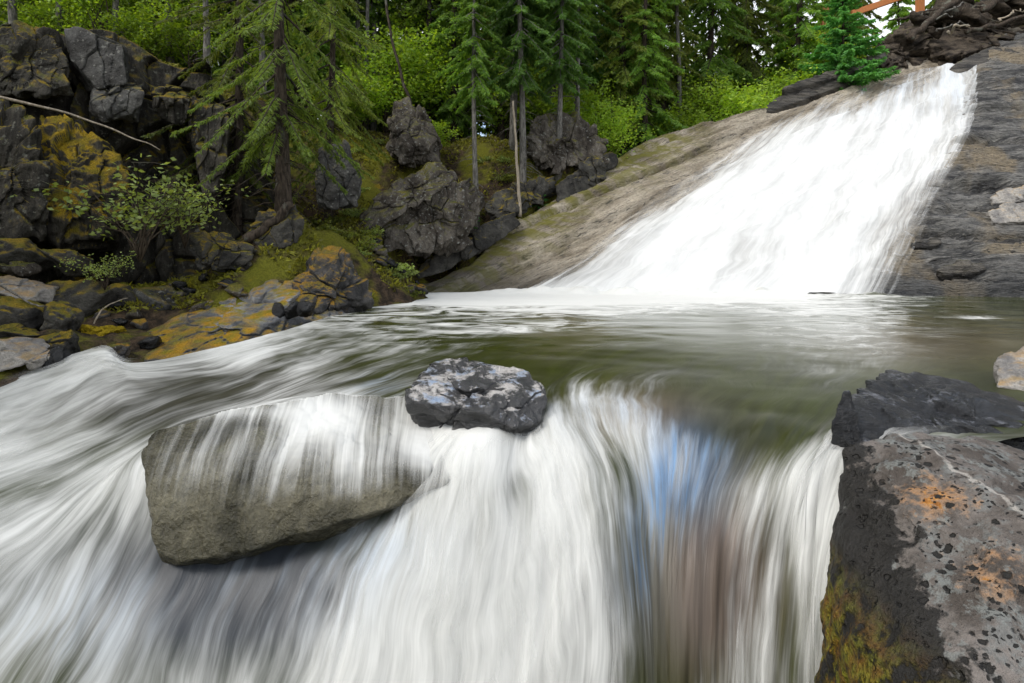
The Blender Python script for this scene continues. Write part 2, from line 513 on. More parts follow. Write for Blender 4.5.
# ------------------------------------------------------------------ cliff on the left bank
def build_cliff():
    ctr = [(-420, 6.5), (-220, 8.6), (-60, 10.2), (40, 11.0), (130, 11.6), (215, 12.2), (270, 12.9), (318, 13.8)]
    tops = [15, 15, 22, 30, 42, 70, 118, 190]
    B = np.array([[(px - CX) / F * d, d] for px, d in ctr])
    ZT = np.array([CAMZ + (HY - t) / F * (d + 1) for (px, d), t in zip(ctr, tops)])
    s = np.concatenate([[0], np.cumsum(np.linalg.norm(np.diff(B, axis=0), axis=1))])
    ns, nh = 420, 260
    sn = np.linspace(0, s[-1], ns)
    Bn = hermite(s, B, sn); Zn = np.interp(sn, s, ZT)
    tg = np.gradient(Bn, axis=0); tg /= np.linalg.norm(tg, axis=1)[:, None]
    nr = np.stack([tg[:, 1], -tg[:, 0]], 1)            # towards the stream
    h = np.linspace(0, 1, nh)
    HH, SS = np.meshgrid(h, sn, indexing='ij')
    top = .86
    hh = np.clip(HH / top, 0, 1); over = np.clip((HH - top) / (1 - top), 0, 1)
    zt = Zn[None, :] + .35 * perlin(np.stack([SS.ravel() * .9, SS.ravel() * 0 + 3, SS.ravel() * 0], 1)).reshape(SS.shape)
    Z = -.6 + (zt + .6) * hh + over * .35
    back = 1.3 * hh ** 1.5 + 2.2 * over
    # fractured blocks: nearest seed in a metric that makes them tall
    r = np.random.default_rng(5)
    q = np.stack([SS.ravel() + .18 * perlin(np.stack([SS.ravel() * 1.3, Z.ravel() * 1.3, Z.ravel() * 0], 1)), Z.ravel() * .5], 1)
    out = np.zeros(len(q))
    for cell, amp in ((1.25, .42), (.5, .16)):
        nS = int(s[-1] * 3.6 / cell**2)
        sd_ = np.stack([r.uniform(-.5, s[-1] + .5, nS), r.uniform(-.6, 3.6, nS)], 1)
        off = r.uniform(-1, 1, nS); tlt = r.uniform(-.5, .5, (nS, 2))
        f1 = np.full(len(q), 9e9); f2 = f1.copy(); idx = np.zeros(len(q), int)
        for k in range(nS):
            dd = np.abs(q[:, 0] - sd_[k, 0]) * .8 + np.abs(q[:, 1] - sd_[k, 1]) + .3 * np.hypot(q[:, 0] - sd_[k, 0], q[:, 1] - sd_[k, 1])
            b = dd < f1
            f2 = np.where(b, f1, np.minimum(f2, dd)); idx = np.where(b, k, idx); f1 = np.where(b, dd, f1)
        rel = q - sd_[idx]
        out += amp * (off[idx] + (rel * tlt[idx]).sum(1) / cell * 1.6) - amp * .9 * (1 - sstep(0, .13 * cell, f2 - f1))
    out = out.reshape(SS.shape) * (1 - .6 * over)
    V = np.stack([Bn[None, :, 0] + nr[None, :, 0] * (out - back), Bn[None, :, 1] + nr[None, :, 1] * (out - back), Z], 2).reshape(-1, 3)
    V += (fbm(V * 2.2, 4) * .05)[:, None] * np.array([.3, -1, .4])
    me = mesh_np('cliff', V, grid_quads(nh, ns))
    link('cliff', me, M['cliff'], kind='structure')
build_cliff()

# ------------------------------------------------------------------ bedrock slab beside and under the falls
_d = slab_st(slab_pt(690, 163)) - slab_st(slab_pt(505, 243)); _d /= np.linalg.norm(_d)
LDIR = (float(_d[0]), float(_d[1]))
R_ST = np.array([slab_st(slab_pt(*q)) for q in [(880, 300), (888, 280), (917, 235), (938, 190), (965, 120), (972, 84), (985, 60)]])
R_ST = R_ST[np.argsort(R_ST[:, 1])]
L_ST = np.array([slab_st(slab_pt(*q)) for q in [(520, 300), (548, 285), (612, 238), (700, 176), (772, 119), (800, 90)]])
L_ST = L_ST[np.argsort(L_ST[:, 1])]
def side_of(s, t): return sstep(-.9, .25, s - np.interp(t, R_ST[:, 1], R_ST[:, 0]))
def slab_h(s, t):
    """relief of the bedrock along its normal"""
    z0 = np.zeros_like(s)
    w = perlin(np.stack([s * .25, t * .3, z0], 1)) * 1.3 + .35 * perlin(np.stack([s * .9, t * .9, z0 + 4], 1))
    right = side_of(s, t)
    ph = t * 1.25 + .10 * s + w
    saw = ph - np.floor(ph)
    led = (saw ** 1.6) * .16 - .08
    ph2 = t * 3.7 + .2 * s + w * 2.1
    saw2 = ph2 - np.floor(ph2)
    led2 = (saw2 ** 1.5) * .055
    phl = (t * LDIR[0] - s * LDIR[1]) * .8 + w * .22 + .3
    sawl = phl - np.floor(phl)
    ledl = (sawl ** 2.0) * .16
    h = right * (1.6 * led + 1.3 * led2) + (1 - right) * ledl
    inl = 1 - sstep(-.7, .1, s - np.interp(t, L_ST[:, 1], L_ST[:, 0]))
    jit = .10 * fbm(np.stack([s * .8, t * .8, z0 + 21], 1), 3)
    cc = t * LDIR[0] - s * LDIR[1]
    for (x_, y_, dp, on) in ((600, 201, .11, 1), (560, 252, .09, 1), (640, 160, .07, 1), (500, 275, .08, 1)):
        a_ = slab_st(slab_pt(x_, y_)); e_ = cc - (a_[1] * LDIR[0] - a_[0] * LDIR[1]) + jit
        h += inl * (1 - right) * (dp * sstep(-.03, .05, e_) - dp * 1.3 * np.exp(-(e_ / .06) ** 2))
    for y_, dp in ((193, .22), (216, .10), (238, .14), (264, .10), (150, .14), (122, .10)):
        a_ = slab_st(slab_pt(960, y_)); e_ = t - a_[1] + jit * 1.6 + .02 * (s - a_[0])
        h += right * (dp * sstep(-.04, .04, e_) - dp * 1.1 * np.exp(-(e_ / .07) ** 2) - dp * .5 * sstep(0, .9, e_))
    h += .10 * perlin(np.stack([s * .5, t * .5, z0 + 9], 1)) * (.4 + right) + .02 * fbm(np.stack([s * 3, t * 6, z0], 1), 3)
    return h
def build_slab():
    ns, nt = 620, 420
    s = np.linspace(-4.5, 27, ns); t = np.linspace(-2.2, 15, nt)
    TT, SS = np.meshgrid(t, s, indexing='ij'); ss, tt = SS.ravel(), TT.ravel()
    h = slab_h(ss, tt)
    tm = np.interp(ss, SKY_ST[:, 0], SKY_ST[:, 1])
    tm += .10 * perlin(np.stack([ss * 1.7, ss * 0, ss * 0], 1))
    ov = tt - tm
    drop = np.clip(ov, 0, 1.2) * 2.2 + np.clip(ov - 1.2, 0, 99) * .3
    h = h - drop
    tt2 = np.where(ov > 0, tm + ov * .35, tt)
    V = SO + ss[:, None] * SE + tt2[:, None] * ST + h[:, None] * SN
    me = mesh_np('bedrock_slope', V, grid_quads(nt, ns))
    attr(me, 'slab', np.stack([ss, tt, -ov], 1)); attr(me, 'side', side_of(ss, tt))
    g = G('layered_bedrock')
    st = g.n('Attribute', attribute_name='slab').outputs['Vector']
    x, y, ed = g.sep(st)
    cv = g.vmath('MULTIPLY', st, (1, 1, 0))
    str_v = g.vmath('MULTIPLY', st, (.9, 5.0, 0))
    right = g.n('Attribute', attribute_name='side').outputs['Fac']
    al = g.n('VectorMath', {0: st, 1: (LDIR[0], LDIR[1], 0)}, operation='DOT_PRODUCT').outputs['Value']
    ac = g.n('VectorMath', {0: st, 1: (-LDIR[1], LDIR[0], 0)}, operation='DOT_PRODUCT').outputs['Value']
    lv = g.n('CombineXYZ', {0: g.math('MULTIPLY', al, .55), 1: g.math('MULTIPLY', ac, 2.6)}).outputs[0]
    fm = lambda a_, b_: g.n('Mix', {0: right, 2: a_, 3: b_}, data_type='FLOAT').outputs[0]
    n1 = fm(g.noise(lv, .9, 6, .65, .5), g.noise(str_v, .9, 6, .65, .6))
    n2 = fm(g.noise(g.vmath('MULTIPLY', lv, (2.6, 2.2, 0)), 1.5, 6, .7, .4), g.noise(g.vmath('MULTIPLY', st, (2.5, 9, 0)), 1.6, 6, .7, .4))
    n3 = g.noise(g.pos(), 14, 5, .65)
    big = g.noise(cv, .45, 4, .55)
    tan = g.mix(g.ss(.35, .65, n1), (.15, .118, .075, 1), (.46, .40, .31, 1))
    grey = g.mix(g.ss(.36, .62, n1), (.022, .022, .023, 1), (.18, .175, .162, 1))
    grey = g.mix(g.math('MULTIPLY', g.ss(.50, .62, big), .8), grey, (.26, .205, .125, 1))
    c = g.mix(right, tan, grey)
    c = g.mix(g.math('MULTIPLY', g.ss(.57, .66, n2), .8), c, (.014, .014, .015, 1))
    fine = fm(g.noise(g.vmath('MULTIPLY', lv, (3, 7, 0)), 1.5, 4, .7), g.noise(g.vmath('MULTIPLY', st, (3.5, 26, 0)), 1.2, 4, .7, .3))
    c = g.mix(g.math('MULTIPLY', g.ss(.56, .62, fine), .75), c, (.012, .012, .012, 1))
    c = g.mix(g.math('MULTIPLY', g.ss(.42, .36, fine), .35), c, (.42, .40, .35, 1))
    k = g.math('MULTIPLY_ADD', n3, 1.2, .4)
    c = g.mix(1.0, c, g.n('CombineColor', {0: k, 1: k, 2: k}).outputs[0], 'MULTIPLY')
    # moss along the upper-left rim
    mz = g.math('MULTIPLY', g.ss(2.6, .5, g.math('ADD', ed, g.math('MULTIPLY_ADD', big, 3.2, -1.6))), g.ss(9.0, 6.4, x))
    mz = g.math('MULTIPLY', mz, g.ss(.40, .58, g.noise(g.vmath('MULTIPLY', st, (1.2, 3, 0)), 1.2, 5, .6)))
    c = g.mix(mz, c, g.mix(g.noise(g.pos(), 9), (.12, .125, .014, 1), (.20, .17, .02, 1)))
    # wet foot
    wet = g.ss(1.5, .2, g.math('MULTIPLY_ADD', n1, -1.2, g.math('ADD', y, .7)))
    c = g.mix(g.math('MULTIPLY', wet, .55), c, (.03, .032, .034, 1))
    r = g.math('MULTIPLY_ADD', wet, -.25, .62)
    r = g.math('MULTIPLY_ADD', right, -.12, r)
    hgt = g.math('ADD', g.math('MULTIPLY', n1, .8), g.math('ADD', g.math('MULTIPLY', fine, -1.0), g.math('ADD', n2, g.math('MULTIPLY', n3, .3))))
    m = g.done(g.pbsdf(c, r, g.bump(hgt, 1.0, .10), .5))
    link('bedrock_slope', me, m, kind='structure')
build_slab()

# ------------------------------------------------------------------ moving water
def resample(line, n0, n1):
    """line: (list of rows [x,y,z,attrs...], lip index) -> rows, with the lip at row n0"""
    A, k = line
    A = np.asarray(A, float)
    def part(B, n):
        t = np.concatenate([[0], np.cumsum(np.linalg.norm(np.diff(B[:, :3], axis=0), axis=1))])
        return hermite(t, B, np.linspace(0, t[-1], n))
    if k is None: return part(A, n1)
    t = np.concatenate([[0], np.cumsum(np.linalg.norm(np.diff(A[:, :3], axis=0), axis=1))])
    tn = np.concatenate([np.linspace(0, t[k], n0, endpoint=False), np.linspace(t[k], t[-1], n1)])
    return hermite(t, A, tn)

def loft(lines, n0, n1, nc):
    R = np.stack([resample(l, n0, n1) for l in lines], 1)            # rows x lines x attrs
    u = np.linspace(0, len(lines) - 1, nc)
    G_ = np.transpose(hermite(np.arange(len(lines)), np.transpose(R, (1, 0, 2)), u), (1, 0, 2))
    return G_, u

def grid_normals(X):
    du = np.gradient(X, axis=1); dv = np.gradient(X, axis=0)
    n = np.cross(du, dv); n /= np.linalg.norm(n, axis=2)[:, :, None] + 1e-12
    return n

def project(X):
    d = X[..., 1]
    return CX + X[..., 0] / d * F, HY - (X[..., 2] - CAMZ) / d * F

def water_mat(name, alpha=False, fs=1.0, fl=1.0, wcol=(.655, .66, .635, 1)):
    g = G(name)
    uvw = g.n('Attribute', attribute_name='flow').outputs['Vector']
    fo = g.n('Attribute', attribute_name='foam').outputs['Color']
    fr = g.n('SeparateColor', {0: fo}).outputs
    foam, pool, blue = fr[0], fr[1], fr[2]
    tint = g.n('Attribute', attribute_name='tint').outputs['Color']
    wv = g.vmath('ADD', uvw, g.vmath('MULTIPLY', g.vmath('SUBTRACT', g.noise(uvw, 1.1, 2, .5, col=True), (.5, .5, .5)), (.22, .3, 0)))
    a1 = g.noise(g.vmath('MULTIPLY', wv, (26 * fs, 1.2 * fl, 1)), 1, 4, .6)
    a2 = g.noise(g.vmath('MULTIPLY', wv, (8 * fs, .8 * fl, 1)), 1, 3, .55)
    a3 = g.noise(g.vmath('MULTIPLY', wv, (80 * fs, 2.2 * fl, 1)), 1, 3, .6)
    a4 = g.noise(g.vmath('MULTIPLY', wv, (3.2 * fs, 1.1 * fl, 1)), 1, 3, .55)
    stn = g.math('ADD', g.math('MULTIPLY', a1, .26), g.math('ADD', g.math('MULTIPLY', a2, .30), g.math('ADD', g.math('MULTIPLY', a3, .10), g.math('MULTIPLY', a4, .34))))
    p = g.pos()
    pw = g.vmath('ADD', p, g.vmath('MULTIPLY', g.noise(p, .6, 3, .5, col=True), (1.2, .8, 0)))
    p1 = g.noise(g.vmath('MULTIPLY', pw, (.75, 1.6, 0)), 1.6, 5, .62, 1.2)
    n = g.n('Mix', {0: pool, 2: stn, 3: p1}, data_type='FLOAT').outputs[0]
    con = g.math('MULTIPLY_ADD', g.math('MULTIPLY', foam, g.math('SUBTRACT', 1.0, foam)), 11.5, .55)
    f = g.math('MULTIPLY_ADD', g.math('SUBTRACT', n, .5), con, g.math('MULTIPLY_ADD', foam, 1.12, -.06))
    f = g.ss(.02, 1.12, f)
    bump_h = g.math('ADD', g.math('MULTIPLY', stn, g.math('SUBTRACT', 1.0, pool)), g.math('MULTIPLY', p1, g.math('MULTIPLY', pool, .5)))
    nrm = g.bump(bump_h, g.math('MULTIPLY_ADD', pool, -.30, .42), .035)
    base = g.mix(g.math('MULTIPLY', g.ss(.3, .7, a2), g.math('SUBTRACT', 1.0, pool)), tint, g.mix(.5, tint, (.0, .0, .0, 1)))
    clear = g.pbsdf(base, g.math('MULTIPLY_ADD', pool, -.32, .40), nrm, .42, 1.33)
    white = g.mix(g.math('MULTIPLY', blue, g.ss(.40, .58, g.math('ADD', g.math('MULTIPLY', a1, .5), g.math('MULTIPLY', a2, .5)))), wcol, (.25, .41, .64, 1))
    dif = g.n('BsdfDiffuse', {'Color': white, 'Normal': g.bump(stn, .16, .03)}).outputs[0]
    tr = g.n('BsdfTranslucent', {'Color': white}).outputs[0]
    fm = g.n('MixShader', {0: .12, 1: dif, 2: tr}).outputs[0]
    if alpha:
        tp = g.n('BsdfTransparent').outputs[0]
        return g.done(g.n('MixShader', {0: f, 1: tp, 2: fm}).outputs[0])
    return g.done(g.n('MixShader', {0: f, 1: clear, 2: fm}).outputs[0])
M['water'] = water_mat('stream_water')
M['veil'] = water_mat('thin_white_water', alpha=True)
M['falls'] = water_mat('white_falling_water', alpha=True, fs=.38, fl=.30, wcol=(.69, .70, .69, 1))

# streamlines of the pool and cascade: (px, py, level, foam); 'L' marks the lip
LINES = [
 ([(385, 292.3, 0, .7), (330, 316, 0, .5), (270, 334, 0, .7), (205, 350, -.05, .7), (140, 362, -.10, .8), (95, 352, -.12, .95), (50, 362, -.25, .9), (0, 378, -.4, .9), (-80, 400, -.5, .9)], 3),
 ([(420, 292.3, 0, .8), (370, 318, 0, .3), (300, 338, 0, .45), (222, 358, -.04, .6), (150, 372, -.10, .75), (90, 372, -.18, .9), (40, 396, -.36, .9), (-90, 450, -.55, .9)], 3),
 ([(450, 292.3, 0, .9), (400, 325, 0, .2), (320, 345, 0, .3), (245, 370, -.05, .45), (160, 398, -.2, .45), (60, 436, -.4, .6), (-100, 500, -.65, .75)], 3),
 ([(480, 292.3, 0, .9), (430, 330, 0, .2), (350, 355, -.01, .3), (262, 388, -.10, .45), (170, 420, -.28, .42), (80, 458, -.48, .55), (-100, 545, -.8, .8)], 3),
 ([(510, 292.3, 0, .9), (455, 335, 0, .2), (375, 363, -.01, .25), (285, 396, -.10, .45), (190, 430, -.28, .5), (110, 473, -.5, .7), (40, 535, -.75, .7), (-80, 650, -1.15, .75)], 3),
 ([(535, 292.3, 0, .9), (475, 340, 0, .15), (392, 370, -.01, .25), (325, 392, -.05, .5), (215, 414, -.14, .75), (148, 450, -.33, .72), (112, 515, -.58, .62), (65, 595, -.9, .6), (0, 730, -1.35, .6)], 3),
 ([(560, 292.3, 0, .9), (490, 345, 0, .12), (408, 377, -.01, .2), (350, 397, -.05, .5), (270, 440, -.24, .6), (200, 505, -.52, .5), (160, 572, -.76, .5), (115, 640, -1.0, .55), (55, 740, -1.38, .6)], 3),
 ([(580, 292.3, 0, .9), (510, 348, 0, .1), (422, 384, -.005, .2), (370, 402, -.05, .4), (320, 455, -.3, .35), (275, 540, -.64, .35), (240, 600, -.86, .46), (190, 740, -1.38, .62)], 3),
 ([(600, 292.3, 0, .9), (525, 350, 0, .1), (445, 392, .0, .2), (415, 415, -.05, .6), (388, 490, -.42, .6), (345, 560, -.7, .5), (312, 640, -1.0, .72), (280, 740, -1.38, .8)], 3),
 ([(620, 292.3, 0, .9), (540, 352, 0, .08), (475, 400, 0, .3), (455, 428, -.06, .85), (432, 470, -.25, .85), (405, 550, -.6, .85), (382, 640, -.98, .85), (365, 740, -1.38, .88)], 3),
 ([(650, 292.3, 0, .9), (560, 355, 0, .05), (510, 405, 0, .2), (495, 432, -.06, .85), (490, 475, -.25, .85), (484, 550, -.58, .82), (474, 640, -.98, .82), (465, 740, -1.38, .84)], 3),
 ([(685, 292.3, 0, .9), (590, 360, 0, .05), (552, 392, -.01, .2), (552, 432, -.10, .8), (568, 478, -.3, .86), (580, 555, -.62, .75), (582, 640, -.98, .76), (580, 740, -1.38, .78)], 2),
 ([(720, 292.3, 0, .9), (630, 360, 0, .06), (588, 388, -.01, .3), (598, 430, -.10, .55), (615, 470, -.27, .5), (628, 555, -.62, .55), (632, 640, -.98, .55), (634, 740, -1.38, .5)], 2),
 ([(755, 292.3, 0, .9), (680, 365, 0, .06), (640, 396, -.01, .35), (645, 438, -.12, .62), (650, 490, -.36, .5), (654, 560, -.65, .42), (656, 640, -.98, .42), (656, 740, -1.38, .4)], 2),
 ([(790, 292.3, 0, .85), (735, 370, 0, .1), (702, 402, -.01, .12), (694, 440, -.11, .5), (684, 495, -.37, .5), (677, 570, -.68, .36), (676, 650, -1.0, .3), (677, 740, -1.38, .35)], 2),
 ([(830, 292.3, 0, .7), (790, 375, 0, .15), (760, 408, -.01, .12), (740, 448, -.10, .25), (716, 500, -.36, .4), (708, 580, -.68, .34), (706, 650, -.98, .3), (704, 740, -1.38, .35)], 2),
 ([(870, 292.3, 0, .45), (850, 372, 0, .2), (806, 412, -.01, .12), (786, 446, -.08, .2), (760, 490, -.28, .55), (745, 560, -.6, .56), (738, 640, -.94, .56), (734, 740, -1.35, .6)], 2),
 ([(920, 292.3, 0, .12), (920, 360, 0, .12), (850, 416, -.01, .15), (826, 440, -.04, .5), (798, 480, -.20, .74), (784, 560, -.58, .58), (778, 640, -.92, .5), (774, 740, -1.33, .5)], 2),
 ([(1000, 292.3, 0, .04), (1000, 360, 0, .05), (900, 420, -.01, .1), (848, 440, -.03, .8), (828, 478, -.18, .78), (818, 560, -.55, .68), (812, 640, -.90, .66), (808, 740, -1.33, .62)], 2),
 ([(1220, 292.3, 0, .02), (1180, 370, 0, .05), (1060, 430, -.02, .1), (930, 470, -.08, .6), (870, 520, -.3, .6), (852, 580, -.58, .6), (842, 640, -.88, .6), (836, 740, -1.3, .6)], 2),
]
# foam patches: px, py, rx, ry, amount
FOAM = [(640, 297, 190, 7, .6), (430, 297, 110, 6, .6), (470, 303, 120, 3, .35), (620, 308, 160, 6, .2), (95, 355, 45, 12, .3), (230, 352, 50, 12, .25), (200, 378, 80, 14, -.06), (150, 420, 90, 22, -.10), (330, 405, 45, 12, .25),
        (610, 405, 40, 18, .10), (720, 405, 70, 22, -.3), (480, 455, 90, 24, .2), (440, 600, 110, 100, .14), (275, 540, 60, 22, -.2), (240, 625, 55, 55, -.08), (170, 560, 24, 36, -.28), (515, 490, 14, 40, -.22), (125, 560, 26, 46, -.16),
        (560, 326, 60, 4, .4), (505, 331, 40, 3, .4), (430, 325, 70, 10, .16), (400, 345, 60, 12, .12), (530, 312, 80, 4, .25), (980, 318, 20, 2, .5), (700, 335, 90, 6, .12), (640, 345, 60, 4, .15), (0, 455, 60, 22, .3), (770, 412, 60, 22, -.3), (580, 392, 14, 20, .15),
        (120, 470, 50, 30, .12), (20, 600, 60, 60, .06), (672, 600, 34, 90, -.2), (620, 560, 22, 60, -.18), (788, 610, 12, 80, -.3), (640, 690, 40, 40, -.16), (300, 385, 70, 14, -.05), (722, 570, 28, 80, -.2), (775, 500, 40, 40, .12), (380, 500, 25, 25, -.2)]
BLUE = [(705, 440, 34, 40, 1.0), (680, 480, 30, 40, 1.0), (655, 525, 26, 50, 1.0), (640, 575, 20, 45, .7), (735, 420, 40, 30, .3), (620, 410, 50, 22, .3), (220, 590, 130, 50, .35), (330, 540, 80, 40, .4), (380, 385, 25, 12, .4), (60, 640, 80, 50, .2)]  # blue sky reflected by thin aerated water, painted into the foam colour
TINT = [((.030, .037, .004), None), ((.034, .032, .020), (190, 395, 190, 45, 1)), ((.03, .035, .042), (220, 590, 200, 90, 1)), ((.14, .11, .07), (640, 415, 60, 25, .9)), ((.13, .10, .078), (715, 580, 60, 100, 1)),
        ((.035, .06, .10), (685, 470, 40, 50, 1)), ((.05, .052, .05), (560, 600, 110, 90, .8)), ((.075, .06, .03), (930, 345, 110, 25, .7))]  # the blue entry paints the same sky reflection into the clear water
def blobs(px, py, L):
    return sum(b[4] * np.exp(-(((px - b[0]) / b[2]) ** 2 + ((py - b[1]) / b[3]) ** 2)) for b in L)
def water_attrs(me, px, py, foam, pool, psi, phi):
    foam = np.clip(foam + blobs(px, py, FOAM), 0, 1)
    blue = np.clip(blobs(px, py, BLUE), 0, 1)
    n = px.size
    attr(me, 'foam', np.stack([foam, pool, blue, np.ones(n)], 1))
    tint = np.tile(np.array(TINT[0][0]), (n, 1))
    for c, b in TINT[1:]:
        w = np.clip(b[4] * np.exp(-(((px - b[0]) / b[2]) ** 2 + ((py - b[1]) / b[3]) ** 2)) * 1.3, 0, 1)[:, None]
        tint = tint * (1 - w) + np.array(c) * w
    attr(me, 'tint', np.concatenate([tint, np.ones((n, 1))], 1))
    attr(me, 'flow', np.stack([psi, phi, phi * 0], 1))

def build_stream():
    lines = [([list(Pz(x, y, z)) + [f] for x, y, z, f in pts], k) for pts, k in LINES]
    n0, n1, nc = 170, 330, 560
    Gd, u = loft(lines, n0, n1, nc)
    X = Gd[:, :, :3]
    psi = np.broadcast_to(u * .30, X.shape[:2])
    phi = np.concatenate([np.zeros((1, nc)), np.cumsum(np.linalg.norm(np.diff(X, axis=0), axis=2), axis=0)])
    phi = phi - phi[n0:n0 + 1]
    row = np.broadcast_to((np.arange(n0 + n1) - n0)[:, None], X.shape[:2]).astype(float)
    N = grid_normals(X); N *= np.sign(N[:, :, 2:3] + 1e-9)
    q = np.stack([psi.ravel(), phi.ravel(), np.zeros(psi.size)], 1)
    fall = sstep(-30, 70, row).ravel()
    wav = fall * (.022 * fbm(q * [4, .9, 1], 2) + .006 * perlin(q * [18, 1.2, 1] + 5)) + .022 * fall * fbm(q * [1.5, .8, 1] + 3, 2)
    xy = X.reshape(-1, 3).copy()
    yl = SO[1] - SB * (xy[:, 0] - SO[0])                    # the foot of the bedrock slope
    boil = np.exp(-((xy[:, 1] - yl + .25) / .38) ** 2) * sstep(-1.5, .6, xy[:, 0]) * sstep(9.6, 8.4, xy[:, 0])
    xy[:, 2] += boil * (.07 + .05 * sstep(7.5, 5.5, xy[:, 0])) * (1 + .8 * fbm(xy * [1.6, 1.6, 0], 3))
    wav += (1 - fall) * .012 * fbm(xy * [.8, 1.6, 0] + 2, 3)
    V = xy + N.reshape(-1, 3) * wav[:, None]
    me = mesh_np('stream_water', V, grid_quads(n0 + n1, nc))
    px, py = project(V)
    pool = 1 - sstep(-75, -8, row).ravel()
    pool *= sstep(150, 420, px + (330 - py) * 1.5)
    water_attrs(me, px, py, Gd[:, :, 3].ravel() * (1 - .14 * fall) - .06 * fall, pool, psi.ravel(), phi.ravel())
    link('water', me, M['water'], kind='structure')
    # a second, thinner layer of white water a hand's breadth in front of the first
    i0 = n0 - 12
    N2 = grid_normals(V.reshape(X.shape)); N2 *= np.sign(N2[:, :, 2:3] + 1e-9)
    ps, ph = psi[i0:].ravel(), phi[i0:].ravel()
    q2 = np.stack([ps + 20, ph, ps * 0], 1)
    V2 = V.reshape(X.shape)[i0:].reshape(-1, 3) + N2[i0:].reshape(-1, 3) * (.004 + fall.reshape(X.shape[:2])[i0:].ravel() * (.045 + .03 * fbm(q2 * [3, .8, 1], 2)))[:, None]
    me2 = mesh_np('stream_veil', V2, grid_quads(n0 + n1 - i0, nc))
    px, py = project(V2)
    f2 = Gd[i0:, :, 3].ravel()
    f2 = (f2 * .78 - .13 + .25 * fbm(q2 * [1.1, .8, 1] + 8, 2)) * sstep(0, 60, np.repeat(np.arange(n0 + n1 - i0), nc))
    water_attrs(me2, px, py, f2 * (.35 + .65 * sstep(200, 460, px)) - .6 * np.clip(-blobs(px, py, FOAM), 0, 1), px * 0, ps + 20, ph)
    link('water', me2, M['veil'], kind='structure')
build_stream()

def build_falls():
    WL = [
     [(768, 119, .1), (694, 176, .15), (604, 238, .2), (540, 285, .3), (510, 300, .8)],
     [(795, 112, .4), (724, 176, .66), (645, 238, .78), (585, 285, 0.77), (562, 300, 0.86)],
     [(822, 105, .45), (762, 165, 0.84), (690, 230, 0.86), (640, 285, 0.86), (625, 300, 0.86)],
     [(850, 97, .5), (808, 155, 0.86), (745, 225, 0.86), (702, 285, 0.86), (690, 300, 0.86)],
     [(880, 88, .5), (850, 150, 0.86), (800, 220, 0.86), (762, 285, 0.84), (752, 300, 0.84)],
     [(905, 79, .55), (888, 145, 0.84), (850, 215, 0.80), (818, 285, .88), (810, 300, 0.77)],
     [(928, 73, .65), (920, 140, 0.80), (890, 210, .8), (858, 285, .66), (851, 300, .7)],
     [(948, 70, .8), (945, 135, .75), (915, 205, .58), (880, 285, .45), (873, 300, .5)],
     [(972, 72, .5), (968, 130, .35), (937, 200, .25), (897, 285, .2), (890, 300, .2)],
    ]
    lines = []
    for L in WL:
        A = []
        for k, (x, y, f) in enumerate(L):
            p = slab_pt(x, y)
            s, t = slab_st(p)
            A.append(list(p + SN * (.10 + max(0, float(slab_h(np.array([s]), np.array([t]))[0])) * .6)) + [f])
        lines.append((A, None))
    nr, nc = 300, 300
    Gd, u = loft(lines, 0, nr, nc)
    X = Gd[:, :, :3]
    st = (X.reshape(-1, 3) - SO); s, t = st @ SE, st @ ST
    psi = np.broadcast_to(u * .55, X.shape[:2]).ravel()
    phi = np.concatenate([np.zeros((1, nc)), np.cumsum(np.linalg.norm(np.diff(X, axis=0), axis=2), axis=0)]).ravel()
    q = np.stack([psi, phi, psi * 0], 1)
    edge = (np.minimum(u, len(WL) - 1 - u) / 1.0).clip(0, 1)
    edge = np.broadcast_to(edge, X.shape[:2]).ravel()
    lift = np.maximum(slab_h(s, t) * .5 + .10 + .10 * edge, slab_h(s, t) + .02) + edge * (.035 * fbm(q * [3, .35, 1], 3) + .04 * fbm(q * [1.0, .5, 1] + 4, 2))
    base = SO + s[:, None] * SE + t[:, None] * ST
    V = base + SN * lift[:, None]
    me = mesh_np('waterfall', V, grid_quads(nr, nc))
    px, py = project(V)
    fm = Gd[:, :, 3].ravel()
    vtop = np.repeat(np.arange(nr) / nr, nc)
    fm = np.clip(fm, 0, 1) - .30 * sstep(.22, .03, vtop + .03 * perlin(q * [2, 0, 0])) * sstep(7.2, 5.5, u[None, :].repeat(nr, 0).ravel())
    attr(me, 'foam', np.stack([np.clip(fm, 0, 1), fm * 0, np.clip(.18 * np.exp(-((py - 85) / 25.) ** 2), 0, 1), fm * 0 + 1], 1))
    attr(me, 'tint', np.tile(np.array([.07, .075, .08, 1]), (len(V), 1)))
    attr(me, 'flow', np.stack([psi, phi, psi * 0], 1))
    link('waterfall', me, M['falls'], kind='structure')
build_falls()

